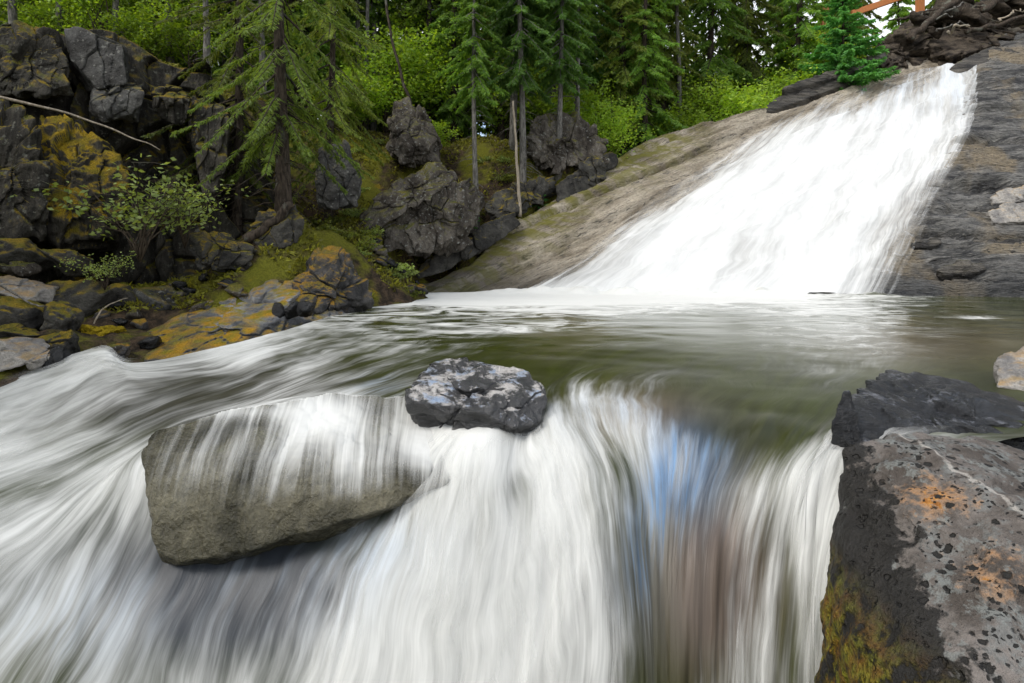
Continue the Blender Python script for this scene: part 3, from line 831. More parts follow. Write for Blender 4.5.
# ------------------------------------------------------------------ rocks in and beside the stream
def boulder_mat():
    g = G('lichen_boulder')
    v = g.obj()
    wx = g.pos()
    x, y, z = g.sep(v)
    n1 = g.noise(v, 2.2, 6, .62); n2 = g.noise(v, 9, 6, .65); n3 = g.noise(v, 40, 5, .65)
    c = g.mix(g.ss(.38, .62, n1), (.062, .052, .044, 1), (.16, .142, .128, 1))
    c = g.mix(g.math('MULTIPLY', g.ss(.50, .62, n2), .6), c, (.15, .16, .155, 1))
    k = g.math('MULTIPLY_ADD', n3, 1.0, .5)
    c = g.mix(1.0, c, g.n('CombineColor', {0: k, 1: k, 2: k}).outputs[0], 'MULTIPLY')
    # orange lichen
    d1 = g.n('VectorMath', {0: v, 1: (LICH[0])}, operation='DISTANCE').outputs['Value']
    d2 = g.n('VectorMath', {0: v, 1: (LICH[1])}, operation='DISTANCE').outputs['Value']
    near = g.math('MAXIMUM', g.ss(.36, .02, d1), g.math('MULTIPLY', g.ss(.36, .03, d2), .82))
    ln = g.math('ADD', g.math('MULTIPLY', near, .24), g.math('ADD', g.math('MULTIPLY', g.noise(v, 9, 6, .7), .5), g.math('MULTIPLY', g.noise(v, 34, 4, .6), .22)))
    c = g.mix(g.math('MULTIPLY', g.ss(.50, .60, ln), .65), c, (.36, .21, .11, 1))
    c = g.mix(g.ss(.585, .64, ln), c, g.mix(g.ss(.4, .65, g.noise(v, 40, 3)), (.42, .20, .05, 1), (.22, .08, .010, 1)))
    # pale grey green lichen crust
    c = g.mix(g.math('MULTIPLY', g.ss(.54, .60, g.noise(v, 6.5, 6, .7)), .6), c, (.19, .205, .195, 1))
    # dark pits
    vv = g.vmath('ADD', v, g.vmath('MULTIPLY', g.noise(v, 22, 3, col=True), (.05, .05, .05)))
    pit = g.ss(.30, .20, g.vor(vv, 15, 'F1'))
    pit = g.math('MULTIPLY', pit, g.ss(.46, .52, g.noise(v, 5.5, 3)))
    pit2 = g.math('MULTIPLY', g.ss(.30, .20, g.vor(vv, 34, 'F1')), g.ss(.50, .56, g.noise(v, 9, 3)))
    pit = g.math('MAXIMUM', pit, pit2)
    c = g.mix(pit, c, (.018, .017, .015, 1))
    # wet dark side next to the fall, moss low down
    side = g.math('SUBTRACT', g.n('VectorMath', {0: v, 1: WETN}, operation='DOT_PRODUCT').outputs['Value'], WETD)
    wn_ = g.math('MULTIPLY_ADD', n2, .45, -.225); wb = g.math('MULTIPLY_ADD', n1, .35, -.175)
    wet = g.ss(-.02, .025, g.math('ADD', side, g.math('ADD', wn_, wb)))
    c = g.mix(wet, c, g.mix(n2, (.004, .004, .004, 1), (.034, .031, .027, 1)))
    ms = g.math('MULTIPLY', g.ss(-.06, .04, g.math('ADD', side, wn_)), g.ss(1.66, 1.34, z))
    ms = g.math('MULTIPLY', ms, g.ss(.42, .52, g.noise(v, 9, 6, .7)))
    mc = g.mix(g.ss(.3, .7, g.noise(v, 14, 3)), (.14, .065, .008, 1), (.14, .14, .010, 1))
    mk = g.math('MULTIPLY_ADD', g.noise(v, 70, 3), 2.2, -.1)
    c = g.mix(ms, c, g.mix(1.0, mc, g.n('CombineColor', {0: mk, 1: mk, 2: mk}).outputs[0], 'MULTIPLY'))
    # pale vein along the crest
    vein = g.math('ABSOLUTE', g.math('ADD', g.math('SUBTRACT', g.math('ADD', g.math('MULTIPLY', x, VEIN[0]), g.math('MULTIPLY', y, VEIN[1])), VEIN[2]), g.math('MULTIPLY_ADD', n2, .08, -.04)))
    vf = g.math('MULTIPLY', g.ss(.014, .004, vein), g.ss(.40, .5, n1))
    c = g.mix(g.math('MULTIPLY', vf, .7), c, (.40, .375, .34, 1))
    r = g.math('MULTIPLY_ADD', wet, -.12, .66)
    h = g.math('ADD', g.math('ADD', n2, g.math('MULTIPLY', n3, .45)), g.math('ADD', g.math('MULTIPLY', pit, -.8), g.math('MULTIPLY', ms, g.noise(v, 50, 3))))
    return g.done(g.pbsdf(c, r, g.bump(h, 1.0, .045), .22))

bpts = [P(846, 444, 3.34), P(905, 434, 3.4), P(985, 436, 3.45), P(1090, 474, 3.15), P(925, 444, 3.12), P(1026, 514, 2.46), P(1120, 650, 2.05), P(960, 710, 1.96),
        P(826, 560, 3.04), P(816, 690, 2.8), P(850, 640, 2.45), P(1000, 800, 1.82), P(812, 830, 2.75), P(900, 840, 2.05), P(900, 560, 3.9), P(1150, 560, 3.9), P(1180, 790, 3.3), P(860, 700, 3.6)]
me_b, base_b = rock_mesh('boulder', bpts, sub=7, p=26, amp=.030, fs=4.0, seed=3, cuts=0)
rel = lambda px, py, d: tuple(float(t) for t in (P(px, py, d) - base_b))
LICH = [rel(928, 490, 2.75), rel(995, 560, 2.3)]
_a, _b, _c = (np.array(rel(*t_)) for t_ in ((868, 455, 3.2), (880, 560, 2.78), (960, 683, 2.05)))
_wn = np.cross(_b - _a, _c - _a); _wn /= np.linalg.norm(_wn)
if (np.array(rel(832, 600, 2.95)) - _a) @ _wn < 0: _wn = -_wn
WETN, WETD = tuple(float(t_) for t_ in _wn), float(_wn @ _a)
v1, v2 = np.array(rel(925, 445, 3.12)), np.array(rel(1040, 535, 2.42))
dv = v2 - v1; VEIN = (-dv[1] / np.hypot(dv[0], dv[1]), dv[0] / np.hypot(dv[0], dv[1]), 0)
VEIN = (float(VEIN[0]), float(VEIN[1]), float(VEIN[0] * v1[0] + VEIN[1] * v1[1]))
link('boulder', me_b, boulder_mat(), base_b, label='large grey boulder with orange lichen and dark wet mossy left side', cat='boulder')

def wet_mat(name, dark, pale, th=.5, rough=.22, scale=1.0, blue=None, spec=.9):  # pale and blue patches paint the sky's sheen and glints onto dark rock
    g = G(name)
    v = g.pos()
    n1 = g.noise(v, 4 * scale, 6, .68, .5); n2 = g.noise(v, 16 * scale, 6, .7); n3 = g.noise(v, 60 * scale, 4, .65)
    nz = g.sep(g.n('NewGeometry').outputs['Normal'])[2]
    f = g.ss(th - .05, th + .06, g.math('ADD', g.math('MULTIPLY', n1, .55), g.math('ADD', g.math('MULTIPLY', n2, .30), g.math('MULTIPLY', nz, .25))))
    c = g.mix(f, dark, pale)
    if blue: c = g.mix(g.math('MULTIPLY', g.ss(.52, .60, g.noise(v, 5 * scale, 4, .6)), f), c, blue)
    h = g.math('ADD', g.math('ADD', n1, g.math('MULTIPLY', n2, .6)), g.math('MULTIPLY', n3, .25))
    return g.done(g.pbsdf(c, g.math('MULTIPLY_ADD', n2, .3, rough - .12), g.bump(h, .9, .05), spec))
M['wet'] = wet_mat('wet_rock_painted_sheen', (.006, .006, .007, 1), (.40, .38, .36, 1), .675, .16, 1.1, (.20, .27, .38, 1))
M['wetblack'] = wet_mat('wet_black_rock', (.005, .0055, .0065, 1), (.11, .115, .13, 1), .73, .14, 1.1, None, .4)
M['submerged'] = rock_mat('submerged_slab', (.022, .021, .012, 1), (.12, .11, .075, 1), 1.5, .26, .35, ((.06, .11, .02, 1), (.10, .09, .03, 1)), .92, .06, .9, .5)

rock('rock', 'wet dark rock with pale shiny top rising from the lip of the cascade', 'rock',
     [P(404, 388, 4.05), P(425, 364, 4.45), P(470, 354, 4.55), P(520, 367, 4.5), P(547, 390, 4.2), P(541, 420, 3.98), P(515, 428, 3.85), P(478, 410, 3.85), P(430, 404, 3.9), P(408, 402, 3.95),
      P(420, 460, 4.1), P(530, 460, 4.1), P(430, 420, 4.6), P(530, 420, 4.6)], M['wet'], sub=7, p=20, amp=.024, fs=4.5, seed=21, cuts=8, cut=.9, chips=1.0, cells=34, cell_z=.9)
sl_pts = [P(141, 452, 3.62), P(152, 430, 3.85), P(258, 405, 4.18), P(345, 393, 4.42), P(412, 398, 4.42), P(456, 450, 3.85), P(452, 482, 3.55), P(335, 528, 3.40), P(250, 548, 3.36), P(192, 562, 3.33), P(160, 562, 3.33), P(152, 520, 3.42), P(182, 512, 3.43), P(250, 493, 3.50), P(350, 490, 3.52), P(430, 468, 3.58),
          P(200, 600, 4.1), P(430, 520, 4.2), P(180, 530, 4.2), P(300, 440, 4.7)]
slab_rock = rock('rock', 'broad grey brown slab with thin white water sliding over it', 'rock', sl_pts, M['submerged'], sub=7, p=16, amp=.030, fs=3.2, seed=8, cuts=0)
rock('rock', 'flat wet black rock behind the lichen boulder at the pool edge', 'rock',
     [P(842, 398, 3.9), P(866, 380, 4.3), P(890, 371, 4.6), P(955, 378, 4.55), P(1020, 402, 4.2), P(1090, 430, 3.9), P(1080, 490, 3.5), P(960, 456, 3.45), P(866, 446, 3.45), P(842, 440, 3.6),
      P(850, 490, 3.8), P(1080, 530, 3.8), P(880, 430, 4.7), P(1060, 440, 4.6)], M['wetblack'], sub=7, p=20, amp=.040, fs=4.5, seed=31, cuts=0, chips=1.2)
rock('rock', 'small dark pointed rock standing at the top of the right hand chute', 'rock',
     [P(843, 389, 3.62), P(850, 392, 3.64), P(834, 410, 3.56), P(828, 426, 3.52), P(827, 446, 3.5), P(866, 446, 3.42), P(860, 418, 3.52), P(825, 480, 3.6), P(870, 480, 3.5), P(856, 440, 3.9)],
     M['wetblack'], sub=6, p=9, amp=.022, fs=8, seed=41, cuts=3, cells=8)
rock('rock', 'small tan and grey rock standing in the calm pool by the picture edge', 'rock',
     [P(994, 372, 4.95), P(1000, 356, 5.0), P(1022, 345, 5.1), P(1060, 350, 5.0), P(1070, 385, 4.75), P(1025, 392, 4.65), P(996, 386, 4.75), P(1000, 420, 5), P(1060, 420, 5), P(1040, 380, 5.5)],
     M['stone'], sub=6, p=16, amp=.03, fs=5, seed=51, cuts=3)
# thin water sliding over the slab: a sheet that hugs the rock
def build_veil():
    me = slab_rock.data; L0 = slab_rock.location
    bv = BVHTree.FromPolygons([v.co + L0 for v in me.vertices], [p_.vertices[:] for p_ in me.polygons])
    nr, nc = 150, 260
    top = np.linspace(165, 462, nc); bot = np.linspace(130, 446, nc)
    pts = np.zeros((nr, nc, 3)); ok = np.zeros((nr, nc), bool); pp = np.zeros((nr, nc, 2))
    for c in range(nc):
        for r in range(nr):
            t = r / (nr - 1); y = 392 + 172 * t; x = top[c] * (1 - t) + bot[c] * t - 14 * math.sin(t * 3.1) * (1 if c < nc / 2 else .3)
            d = Vector(P(x, y, 1.0)) - Vector((0, 0, CAMZ)); d.normalize()
            h, n, i, ds = bv.ray_cast(Vector((0, 0, CAMZ)), d)
            pp[r, c] = (x, y)
            if h is not None and n.dot(d) < -.005:
                pts[r, c] = h + n * .012; ok[r, c] = True
    q = grid_quads(nr, nc); q = q[ok.ravel()[q].all(1)]
    used = np.unique(q); mp = np.zeros(nr * nc, int); mp[used] = np.arange(len(used))
    me = mesh_np('water_veil', pts.reshape(-1, 3)[used], mp[q])
    px, py = pp.reshape(-1, 2)[used].T
    fo = .10 + .14 * sstep(505, 440, py) + blobs(px, py, [(318, 416, 46, 26, .66), (345, 455, 28, 45, .34), (428, 442, 32, 34, .8), (225, 412, 60, 8, .34), (275, 460, 55, 35, .22), (200, 470, 40, 25, .18), (385, 470, 40, 25, .12)]) - .16 * sstep(510, 535, py + .12 * (px - 150))
    psi = np.broadcast_to(np.arange(nc) / nc * 2.2, (nr, nc)).ravel()[used]; phi = np.repeat(np.arange(nr) / nr * 1.0, nc)[used]
    z = np.zeros(len(px))
    attr(me, 'foam', np.stack([np.clip(fo, 0, 1), z, z, z + 1], 1)); attr(me, 'flow', np.stack([psi, phi, z], 1)); attr(me, 'tint', np.stack([z, z, z, z + 1], 1))
    link('water', me, M['veil'], kind='structure')
build_veil()
# left bank bedrock
rock('bedrock', 'long sloping grey bedrock with orange moss running down to the white water', 'bedrock',
     [P(345, 248, 11.6), P(300, 262, 11.4), P(225, 300, 10.2), P(130, 338, 8.7), P(108, 352, 8.2), P(150, 362, 7.7), P(215, 362, 7.7), P(285, 334, 8.8), P(345, 318, 9.8), P(362, 300, 10.6),
      P(160, 375, 8.5), P(330, 330, 11.2), P(240, 340, 11)], M['bedrock'], sub=7, p=16, amp=.075, fs=1.8, seed=61, cuts=0, chips=1.0, cells=70, cell_z=1.5, cell_amp=.8)
rock('rock', 'dark peaked rock with moss streaks at the left shore of the pool', 'rock',
     [P(288, 300, 9.6), P(300, 272, 10.2), P(326, 247, 10.6), P(346, 244, 10.7), P(360, 268, 10.5), P(372, 300, 10.4), P(350, 306, 9.9), P(318, 306, 9.5), P(300, 318, 9.2), P(282, 318, 9.3),
      P(300, 345, 9.8), P(360, 330, 10.6), P(340, 300, 11.2)], M['peak'], sub=7, p=26, amp=.075, fs=2.4, seed=71, cells=30, cuts=3, cell_z=.4)
for k, (x, y, w) in enumerate([(279, 311, 13), (292, 310, 14), (307, 309, 16)]):
    rock('rock', ('black wet block at the waterline, leftmost of three below the peaked rock', 'black wet block at the waterline, middle of three below the peaked rock', 'black wet block at the waterline, rightmost of three below the peaked rock')[k], 'rock',
         blob_pts(P(x, y, 9.1), (w * 9.1 / F * 1.15, .3, .3), 80 + k), M['wetblack'], sub=4, p=16, amp=.02, fs=5, seed=80 + k, group='black blocks at the waterline')

# ------------------------------------------------------------------ blocks on the cliff and rubble of the left bank
def blk(label, pts, mat, seed, cat='rock', sub=6, p=26, amp=.06, fs=2.0, group=None, name='rock', cells=60, cell_z=.30, **kw):
    return rock(name, label, cat, [P(*q) for q in pts], M[mat], sub=7, p=p, amp=amp, fs=fs, seed=seed, group=group, cells=cells, cell_z=cell_z, **kw)
blk('tilted grey block with a flat face standing on the cliff top', [(66, 30, 11.6), (76, 27, 11.5), (122, 46, 11.3), (126, 84, 11.2), (98, 90, 11.1), (72, 60, 11.3), (80, 40, 12.6), (126, 50, 12.5), (120, 95, 12.4), (75, 90, 12.4)], 'cliff_grey', 101, p=40, amp=.035, cells=10, cuts=3)
blk('rough grey block on the cliff at the left picture edge', [(-30, 40, 11), (8, 28, 11), (58, 32, 11.2), (66, 62, 11), (72, 96, 10.8), (40, 100, 10.6), (0, 86, 10.6), (-30, 90, 10.8), (20, 40, 12.5), (60, 90, 12.5)], 'cliff', 102, sub=6, amp=.10)
blk('big dark buttress with a sheet of orange moss on its sloping top', [(38, 116, 10.6), (62, 112, 10.7), (118, 150, 10.4), (128, 186, 10.2), (120, 236, 10.1), (70, 248, 10.0), (48, 230, 10.0), (40, 160, 10.2), (60, 140, 12.0), (125, 180, 11.8), (110, 245, 11.8), (45, 245, 11.6)], 'cliff_moss', 103, sub=7, amp=.10, cells=90, cuts=4)
blk('dark split buttress at the left picture edge under a bare branch', [(-60, 110, 10.2), (0, 104, 10.3), (36, 112, 10.2), (46, 160, 9.9), (44, 238, 9.8), (0, 244, 9.6), (-60, 240, 9.6), (0, 130, 11.6), (40, 240, 11.4), (-50, 240, 11.2)], 'cliff', 104, sub=7, amp=.12, cells=90, cuts=4)
blk('grey block with a yellow mossy ledge in the middle of the cliff', [(98, 80, 11.4), (140, 86, 11.3), (142, 92, 11.0), (136, 118, 11.0), (100, 122, 10.9), (84, 104, 11.0), (96, 82, 12.2), (140, 88, 12.2), (138, 122, 12)], 'cliff_grey', 105, amp=.06)
blk('dark overhanging block with a mossy lip beside the shaded cleft', [(150, 84, 11.7), (186, 92, 11.7), (192, 100, 11.3), (182, 124, 11.4), (160, 122, 11.4), (148, 96, 11.4), (150, 86, 12.6), (190, 95, 12.6), (186, 124, 12.5)], 'cliff', 106)
blk('tall narrow grey block right of the shaded cleft', [(190, 98, 11.8), (222, 104, 11.8), (230, 118, 11.5), (226, 170, 11.4), (206, 210, 11.3), (196, 160, 11.4), (192, 104, 12.8), (226, 112, 12.8), (214, 210, 12.6)], 'cliff', 107)
blk('grey standing rock at the edge of the trees', [(318, 150, 12.9), (330, 140, 13.0), (346, 146, 13), (360, 176, 12.9), (358, 206, 12.8), (320, 208, 12.6), (314, 180, 12.7), (330, 150, 14), (356, 200, 14), (320, 205, 14)], 'cliff_grey', 108, amp=.08)
blk('peaked boulder with a rusty hollow standing among the trees', [(388, 128, 16), (392, 106, 16.2), (408, 97, 16.3), (424, 110, 16.2), (438, 140, 16), (438, 162, 15.8), (400, 166, 15.6), (386, 150, 15.8), (405, 105, 17.4), (436, 160, 17.2), (390, 160, 17.2), (412, 140, 15.4)], 'brownrock', 109, sub=6, amp=.10)
blk('long slanting rock ledge topped with brown needles below the peaked boulder', [(352, 222, 13.80), (380, 196, 14.20), (430, 166, 14.80), (446, 160, 15.00), (456, 176, 14.70), (440, 196, 14.20), (398, 212, 13.80), (362, 236, 13.50), (400, 190, 15.60), (450, 175, 15.80)], 'brownrock', 110, sub=6, amp=.10)
blk('dark fissured rock face with a pale corner left of the bare grey trunk', [(372, 232, 14.00), (398, 202, 14.30), (450, 180, 14.70), (466, 180, 14.80), (482, 194, 14.70), (474, 226, 14.40), (432, 252, 14.00), (388, 250, 13.70), (400, 205, 15.80), (480, 200, 16.20), (460, 250, 15.80)], 'brownrock', 111, sub=6, amp=.14, p=30)
blk('long low ledge with a mossy brown top above the pool shore', [(414, 268, 14.70), (440, 250, 14.90), (505, 214, 15.60), (522, 208, 15.90), (526, 222, 15.80), (500, 240, 15.40), (446, 270, 14.80), (420, 278, 14.50), (470, 245, 16.20), (524, 215, 16.80), (430, 275, 15.80)], 'darkrock', 112, sub=6, amp=.07)
blk('dark rounded rock overhanging the top of the slope edge', [(530, 128, 17.60), (552, 118, 17.80), (582, 116, 18.00), (604, 134, 18.00), (608, 158, 17.80), (590, 168, 17.50), (540, 172, 17.20), (526, 150, 17.30), (560, 125, 19.20), (604, 160, 19.00), (535, 165, 18.80)], 'brownrock', 113, sub=6, amp=.16)
blk('dark mossy rock beside the upper left edge of the slope', [(556, 186, 16.90), (590, 160, 17.50), (612, 150, 18.10), (622, 160, 18.20), (604, 182, 17.50), (560, 208, 16.70), (580, 170, 18.70), (618, 160, 19.10)], 'darkrock', 114, amp=.12)
blk('low dark undercut rock between the two grey trunks', [(484, 206, 16.30), (505, 186, 16.60), (548, 178, 17.20), (560, 190, 17.20), (535, 206, 16.60), (494, 220, 16.20), (510, 190, 17.90), (556, 185, 18.20)], 'darkrock', 115, amp=.14)
blk('black boulder with mossy cap at the foot of the bank trees', [(248, 232, 10.9), (262, 214, 11.1), (292, 208, 11.1), (304, 222, 11), (296, 244, 10.8), (256, 248, 10.6), (270, 215, 12), (300, 240, 11.8)], 'darkrock', 116, amp=.08)
blk('mossy mound of rock above the sloping bedrock', [(190, 238, 10.3), (212, 232, 10.4), (246, 240, 10.4), (258, 252, 10.3), (240, 268, 10.1), (200, 266, 10), (188, 252, 10.1), (220, 240, 11.4), (250, 262, 11.2)], 'darkrock', 117, amp=.07)
# rubble
rub = [('black block with yellow moss on top at the left picture edge', 18, 256, 9.6, (.9, .7, .42), 'darkrock'),
       ('mossy olive block beside the moss topped block', 62, 262, 9.5, (.55, .5, .30), 'darkrock'),
       ('low brown stone under the moss topped block', 20, 270, 9.2, (.45, .4, .18), 'brownrock'),
       ('pale lichen covered slanting slab on the bank at the left', 18, 290, 8.7, (.85, .7, .28), 'stone'),
       ('large black block in the shade behind the slanting slab', 72, 300, 9.1, (.95, .7, .52), 'darkrock'),
       ('black block under the pale slanting slab', 12, 318, 8.2, (.85, .6, .42), 'darkrock'),
       ('square block with a flat mossy top in the rubble', 55, 322, 8.1, (.42, .4, .40), 'darkrock'),
       ('low mossy slab at the left picture edge above the pale boulder', 14, 334, 7.7, (.62, .45, .16), 'darkrock'),
       ('dark blue grey block in the shade at the top of the orange moss', 160, 300, 9.7, (.55, .5, .42), 'cliff_grey'),
       ('black block in the shade below the leafy shrub', 122, 300, 9.6, (.6, .5, .42), 'darkrock'),
       ('pale boulder with orange moss at the left picture edge by the water', 12, 356, 7.0, (.62, .5, .30), 'stone'),
       ('wedge shaped block with a bright orange top near the water', 62, 346, 7.4, (.40, .4, .26), 'darkrock'),
       ('small dark stone at the water below the orange wedge', 57, 360, 7.0, (.19, .2, .16), 'wetblack'),
       ('flat grey stone between the pale boulder and the wedge block', 42, 358, 6.9, (.24, .25, .14), 'stone')]
for k, (lb, x, y, d, sz, mt) in enumerate(rub):
    rock('rock', lb, 'rock', blob_pts(P(x, y, d), tuple(1.4 * t_ for t_ in sz), 130 + k, 14, tilt=random.uniform(-.25, .25)), M[mt], sub=5, p=24, amp=.03, fs=3.5, seed=130 + k, cells=16)
g_sm = 'small loose stones along the left shore'
sm = []
for k in range(3):
    me, b = rock_mesh('stone', blob_pts((0, 0, 0), (.3, .26, .2), 200 + k, 11), sub=3, p=18, amp=.02, fs=6, seed=200 + k)
    me.materials.append(M[('wetblack', 'brownrock', 'peak')[k]]); sm.append(me)
def stones(label, group, region, n, smin, smax, seed, zoff=0):
    r = np.random.default_rng(seed)
    for k in range(n):
        x, y, d = r.uniform(region[0], region[1]), 0, r.uniform(region[2], region[3])
        X = (x - CX) / F * d
        o = link('stone', sm[k % 3], None, (X, d, gz(X, d) - .03 + zoff), label=label, cat='stone', group=group)
        s = r.uniform(smin, smax); o.scale = (s, s * r.uniform(.7, 1.1), s * r.uniform(.6, 1)); o.rotation_euler = (r.uniform(-.4, .4), r.uniform(-.4, .4), r.uniform(0, 6.28))
stones('loose grey stone in the heap between the peaked rock and the mossy ledge', 'loose stones above the pool shore', (375, 425, 12.4, 13.9), 46, .5, 1.5, 3, .05)
stones('loose stone among the rubble at the foot of the left bank', 'loose stones on the left bank', (-10, 250, 7.3, 10.4), 60, .4, 1.3, 4)
rock('rock', 'low grey stone carrying a bright yellow moss cushion at the pool shore', 'rock', blob_pts(P(394, 286, 13.4), (.75, .6, .36), 222, 12), M['stone'], sub=4, p=16, amp=.03, fs=4, seed=222)
def cushion(name, label, x, y, d, size, cols, seed):
    me, b = rock_mesh(name, blob_pts(P(x, y, d), size, seed, 16), sub=6, p=8, amp=.05, fs=7, seed=seed, chips=0)
    g = G(name + '_moss'); n = g.noise(g.pos(), 30, 4, .7)
    c = g.mix(g.ss(.3, .7, n), cols[0], cols[1])
    m = g.done(g.pbsdf(c, .95, g.bump(n, 1.0, .05), .1))
    link(name, me, m, b, label=label, cat='moss')
cushion('moss_cushion', 'bright yellow moss cushion on the low stone at the pool shore', 394, 280, 13.3, (.75, .5, .26), ((.22, .19, .01, 1), (.42, .34, .015, 1)), 223)
cushion('moss_cushion', 'olive and orange moss cushion where the bedrock meets the bank rubble', 98, 334, 8.3, (1.0, .6, .26), ((.15, .11, .008, 1), (.33, .24, .012, 1)), 224)

# dark strata, dead wood and roots above the right hand side of the falls
def sblk(label, pts, mat, seed, thick=.5, **kw):
    Q = []
    for x, y, up in pts:
        q = slab_pt(x, y); Q.append(q + SN * up); Q.append(q - SN * thick)
    return rock('rock', label, 'rock', Q, M[mat], seed=seed, **{**dict(sub=6, p=26, amp=.07, fs=1.8, cells=60, cell_z=1.6), **kw})
M['strata'] = rock_mat('thin_bedded_rock', (.028, .026, .024, 1), (.13, .118, .10, 1), 1.0, .5, .35, ((.16, .14, .012, 1), (.10, .11, .012, 1)), .80, .4, 1.0, .45, strata=(.6, .6, 4))
sblk('long thin rock layer along the skyline left of the falls', [(757, 113, .30), (790, 99, .34), (862, 77, .34), (868, 80, .2), (800, 106, .22), (760, 119, .2)], 'strata', 301, amp=.05)
sblk('second thin rock layer above the first on the skyline', [(775, 104, .62), (800, 95, .66), (880, 68, .66), (884, 72, .5), (800, 99, .5)], 'strata', 302, amp=.05)
sblk('black overhanging rock at the top of the falls', [(846, 80, .35), (880, 52, .7), (915, 36, 1.0), (930, 48, .8), (908, 64, .55), (895, 70, .35)], 'rootrock', 303, amp=.20, sub=7, cells=120)
sblk('dark flat layer of rock reaching over the right top of the falls', [(948, 76, .45), (975, 64, .55), (1060, 38, .6), (1060, 52, .4), (985, 74, .3), (954, 80, .25)], 'strata', 304, amp=.06)
sblk('dark earthy rock mass under the tree roots', [(912, 58, .5), (935, 38, .9), (1010, 16, 1.2), (1080, -2, 1.2), (1080, 34, .7), (1000, 56, .55), (950, 66, .45)], 'rootrock', 305, amp=.24, sub=7, cells=160)
for k, (x, y, w, up) in enumerate([(912, 48, .8, 1.15), (928, 56, .6, .95), (960, 50, .9, 1.25), (985, 44, .7, 1.35), (1005, 40, .9, 1.4), (945, 38, .7, 1.6)]):
    q = slab_pt(x, y) + SN * up
    rock('rock', ['broken brown slab left of the leaning trunk above the falls', 'small brown block below the leaning trunk', 'pale edged slab with green moss right of the trunk', 'flat brown slab under the dead branch', 'blocky brown stone below the dead branch at the right edge', 'dark block wedged behind the trunk'][k], 'rock',
         blob_pts(q, (w * 1.6, w, w * .5), 320 + k, 12, tilt=-.5), M['rootrock'], sub=4, p=24, amp=.05, fs=2.5, seed=320 + k)
# layered ledges on the right slope
for k, (lb, pts) in enumerate([('pale thin ledge on the right slope at the picture edge, upper of two', [(984, 207, .34), (1000, 200, .40), (1060, 194, .42), (1060, 206, .34), (990, 212, .24)]),
                               ('pale thin ledge on the right slope at the picture edge, lower of two', [(980, 222, .34), (1000, 216, .40), (1060, 212, .42), (1060, 230, .32), (988, 230, .24)])]):
    sblk(lb, pts, 'stone', 340 + k, thick=.1, amp=.03, fs=2.5)

rp = np.random.default_rng(91)
where = ['beside the top of the falls', 'just below the dark rock layer', 'level with the middle of the falls', 'above the two pale thin ledges', 'left of the two pale thin ledges', 'close above the pool at the picture edge', 'beside the lower right edge of the falls', 'low on the slope near the waterline']
for k, (x, y, w, h_) in enumerate([(990, 98, 42, 7), (1000, 132, 46, 8), (978, 158, 34, 7), (1004, 178, 46, 9), (950, 205, 40, 8), (1000, 250, 44, 8), (925, 246, 30, 6), (960, 272, 48, 7)]):
    u_ = [(x - w / 2, y + h_ * .3, .14), (x - w * .3, y - h_ * .5, .20), (x + w * .4, y - h_ * .5, .22), (x + w / 2, y + h_ * .2, .16), (x + w * .2, y + h_ * .6, .10), (x - w * .3, y + h_ * .7, .10)]
    sblk('dark rock plate on the right slope ' + where[k], u_, 'strata', 360 + k, thick=.12, amp=.035, fs=2.5, sub=5, cells=24)

# ------------------------------------------------------------------ trees
M['bark_dark'] = bark_mat('dark_bark', (.020, .015, .011, 1), (.075, .058, .043, 1))
M['bark_grey'] = bark_mat('grey_bark', (.06, .056, .05, 1), (.20, .19, .17, 1))
M['bark_pale'] = bark_mat('pale_dead_wood', (.20, .165, .12, 1), (.38, .33, .26, 1))
M['twig'] = bark_mat('twig_bark', (.035, .026, .018, 1), (.09, .07, .05, 1))
M['needle_dark'] = leaf_mat('dark_needles', (.065, .15, .032, 1), (.14, .26, .05, 1), .46)
M['needle_mid'] = leaf_mat('green_needles', (.10, .21, .036, 1), (.22, .36, .06, 1), .5)
M['needle_fresh'] = leaf_mat('fresh_needles', (.055, .18, .045, 1), (.11, .28, .06, 1), .38)
M['needle_olive'] = leaf_mat('olive_green_needles', (.085, .14, .028, 1), (.19, .26, .045, 1), .46)
M['needle_dry'] = leaf_mat('olive_needles', (.10, .155, .032, 1), (.22, .26, .05, 1), .45)
M['leaf_bright'] = leaf_mat('bright_leaves', (.17, .30, .028, 1), (.30, .42, .05, 1), .5)
M['leaf_dull'] = leaf_mat('olive_leaves', (.08, .115, .018, 1), (.18, .20, .03, 1), .4)
M['leaf_pale'] = leaf_mat('pale_leaves', (.20, .28, .07, 1), (.34, .42, .14, 1), .42)

def slivers(base, dirn, L, w, rng, curl=.15):
    """leaf-shaped quads: base point, direction, length, width"""
    n = len(base)
    r = rng.normal(size=(n, 3)); s = np.cross(dirn, r); s /= np.linalg.norm(s, axis=1)[:, None] + 1e-9
    L = np.asarray(L).reshape(-1, 1); w = np.asarray(w).reshape(-1, 1)
    mid = base + dirn * L * .45
    tip = base + dirn * L + np.array([0, 0, -1]) * L * curl
    V = np.stack([base, mid + s * w / 2, tip, mid - s * w / 2], 1).reshape(-1, 3)
    return V, np.arange(n * 4).reshape(-1, 4)

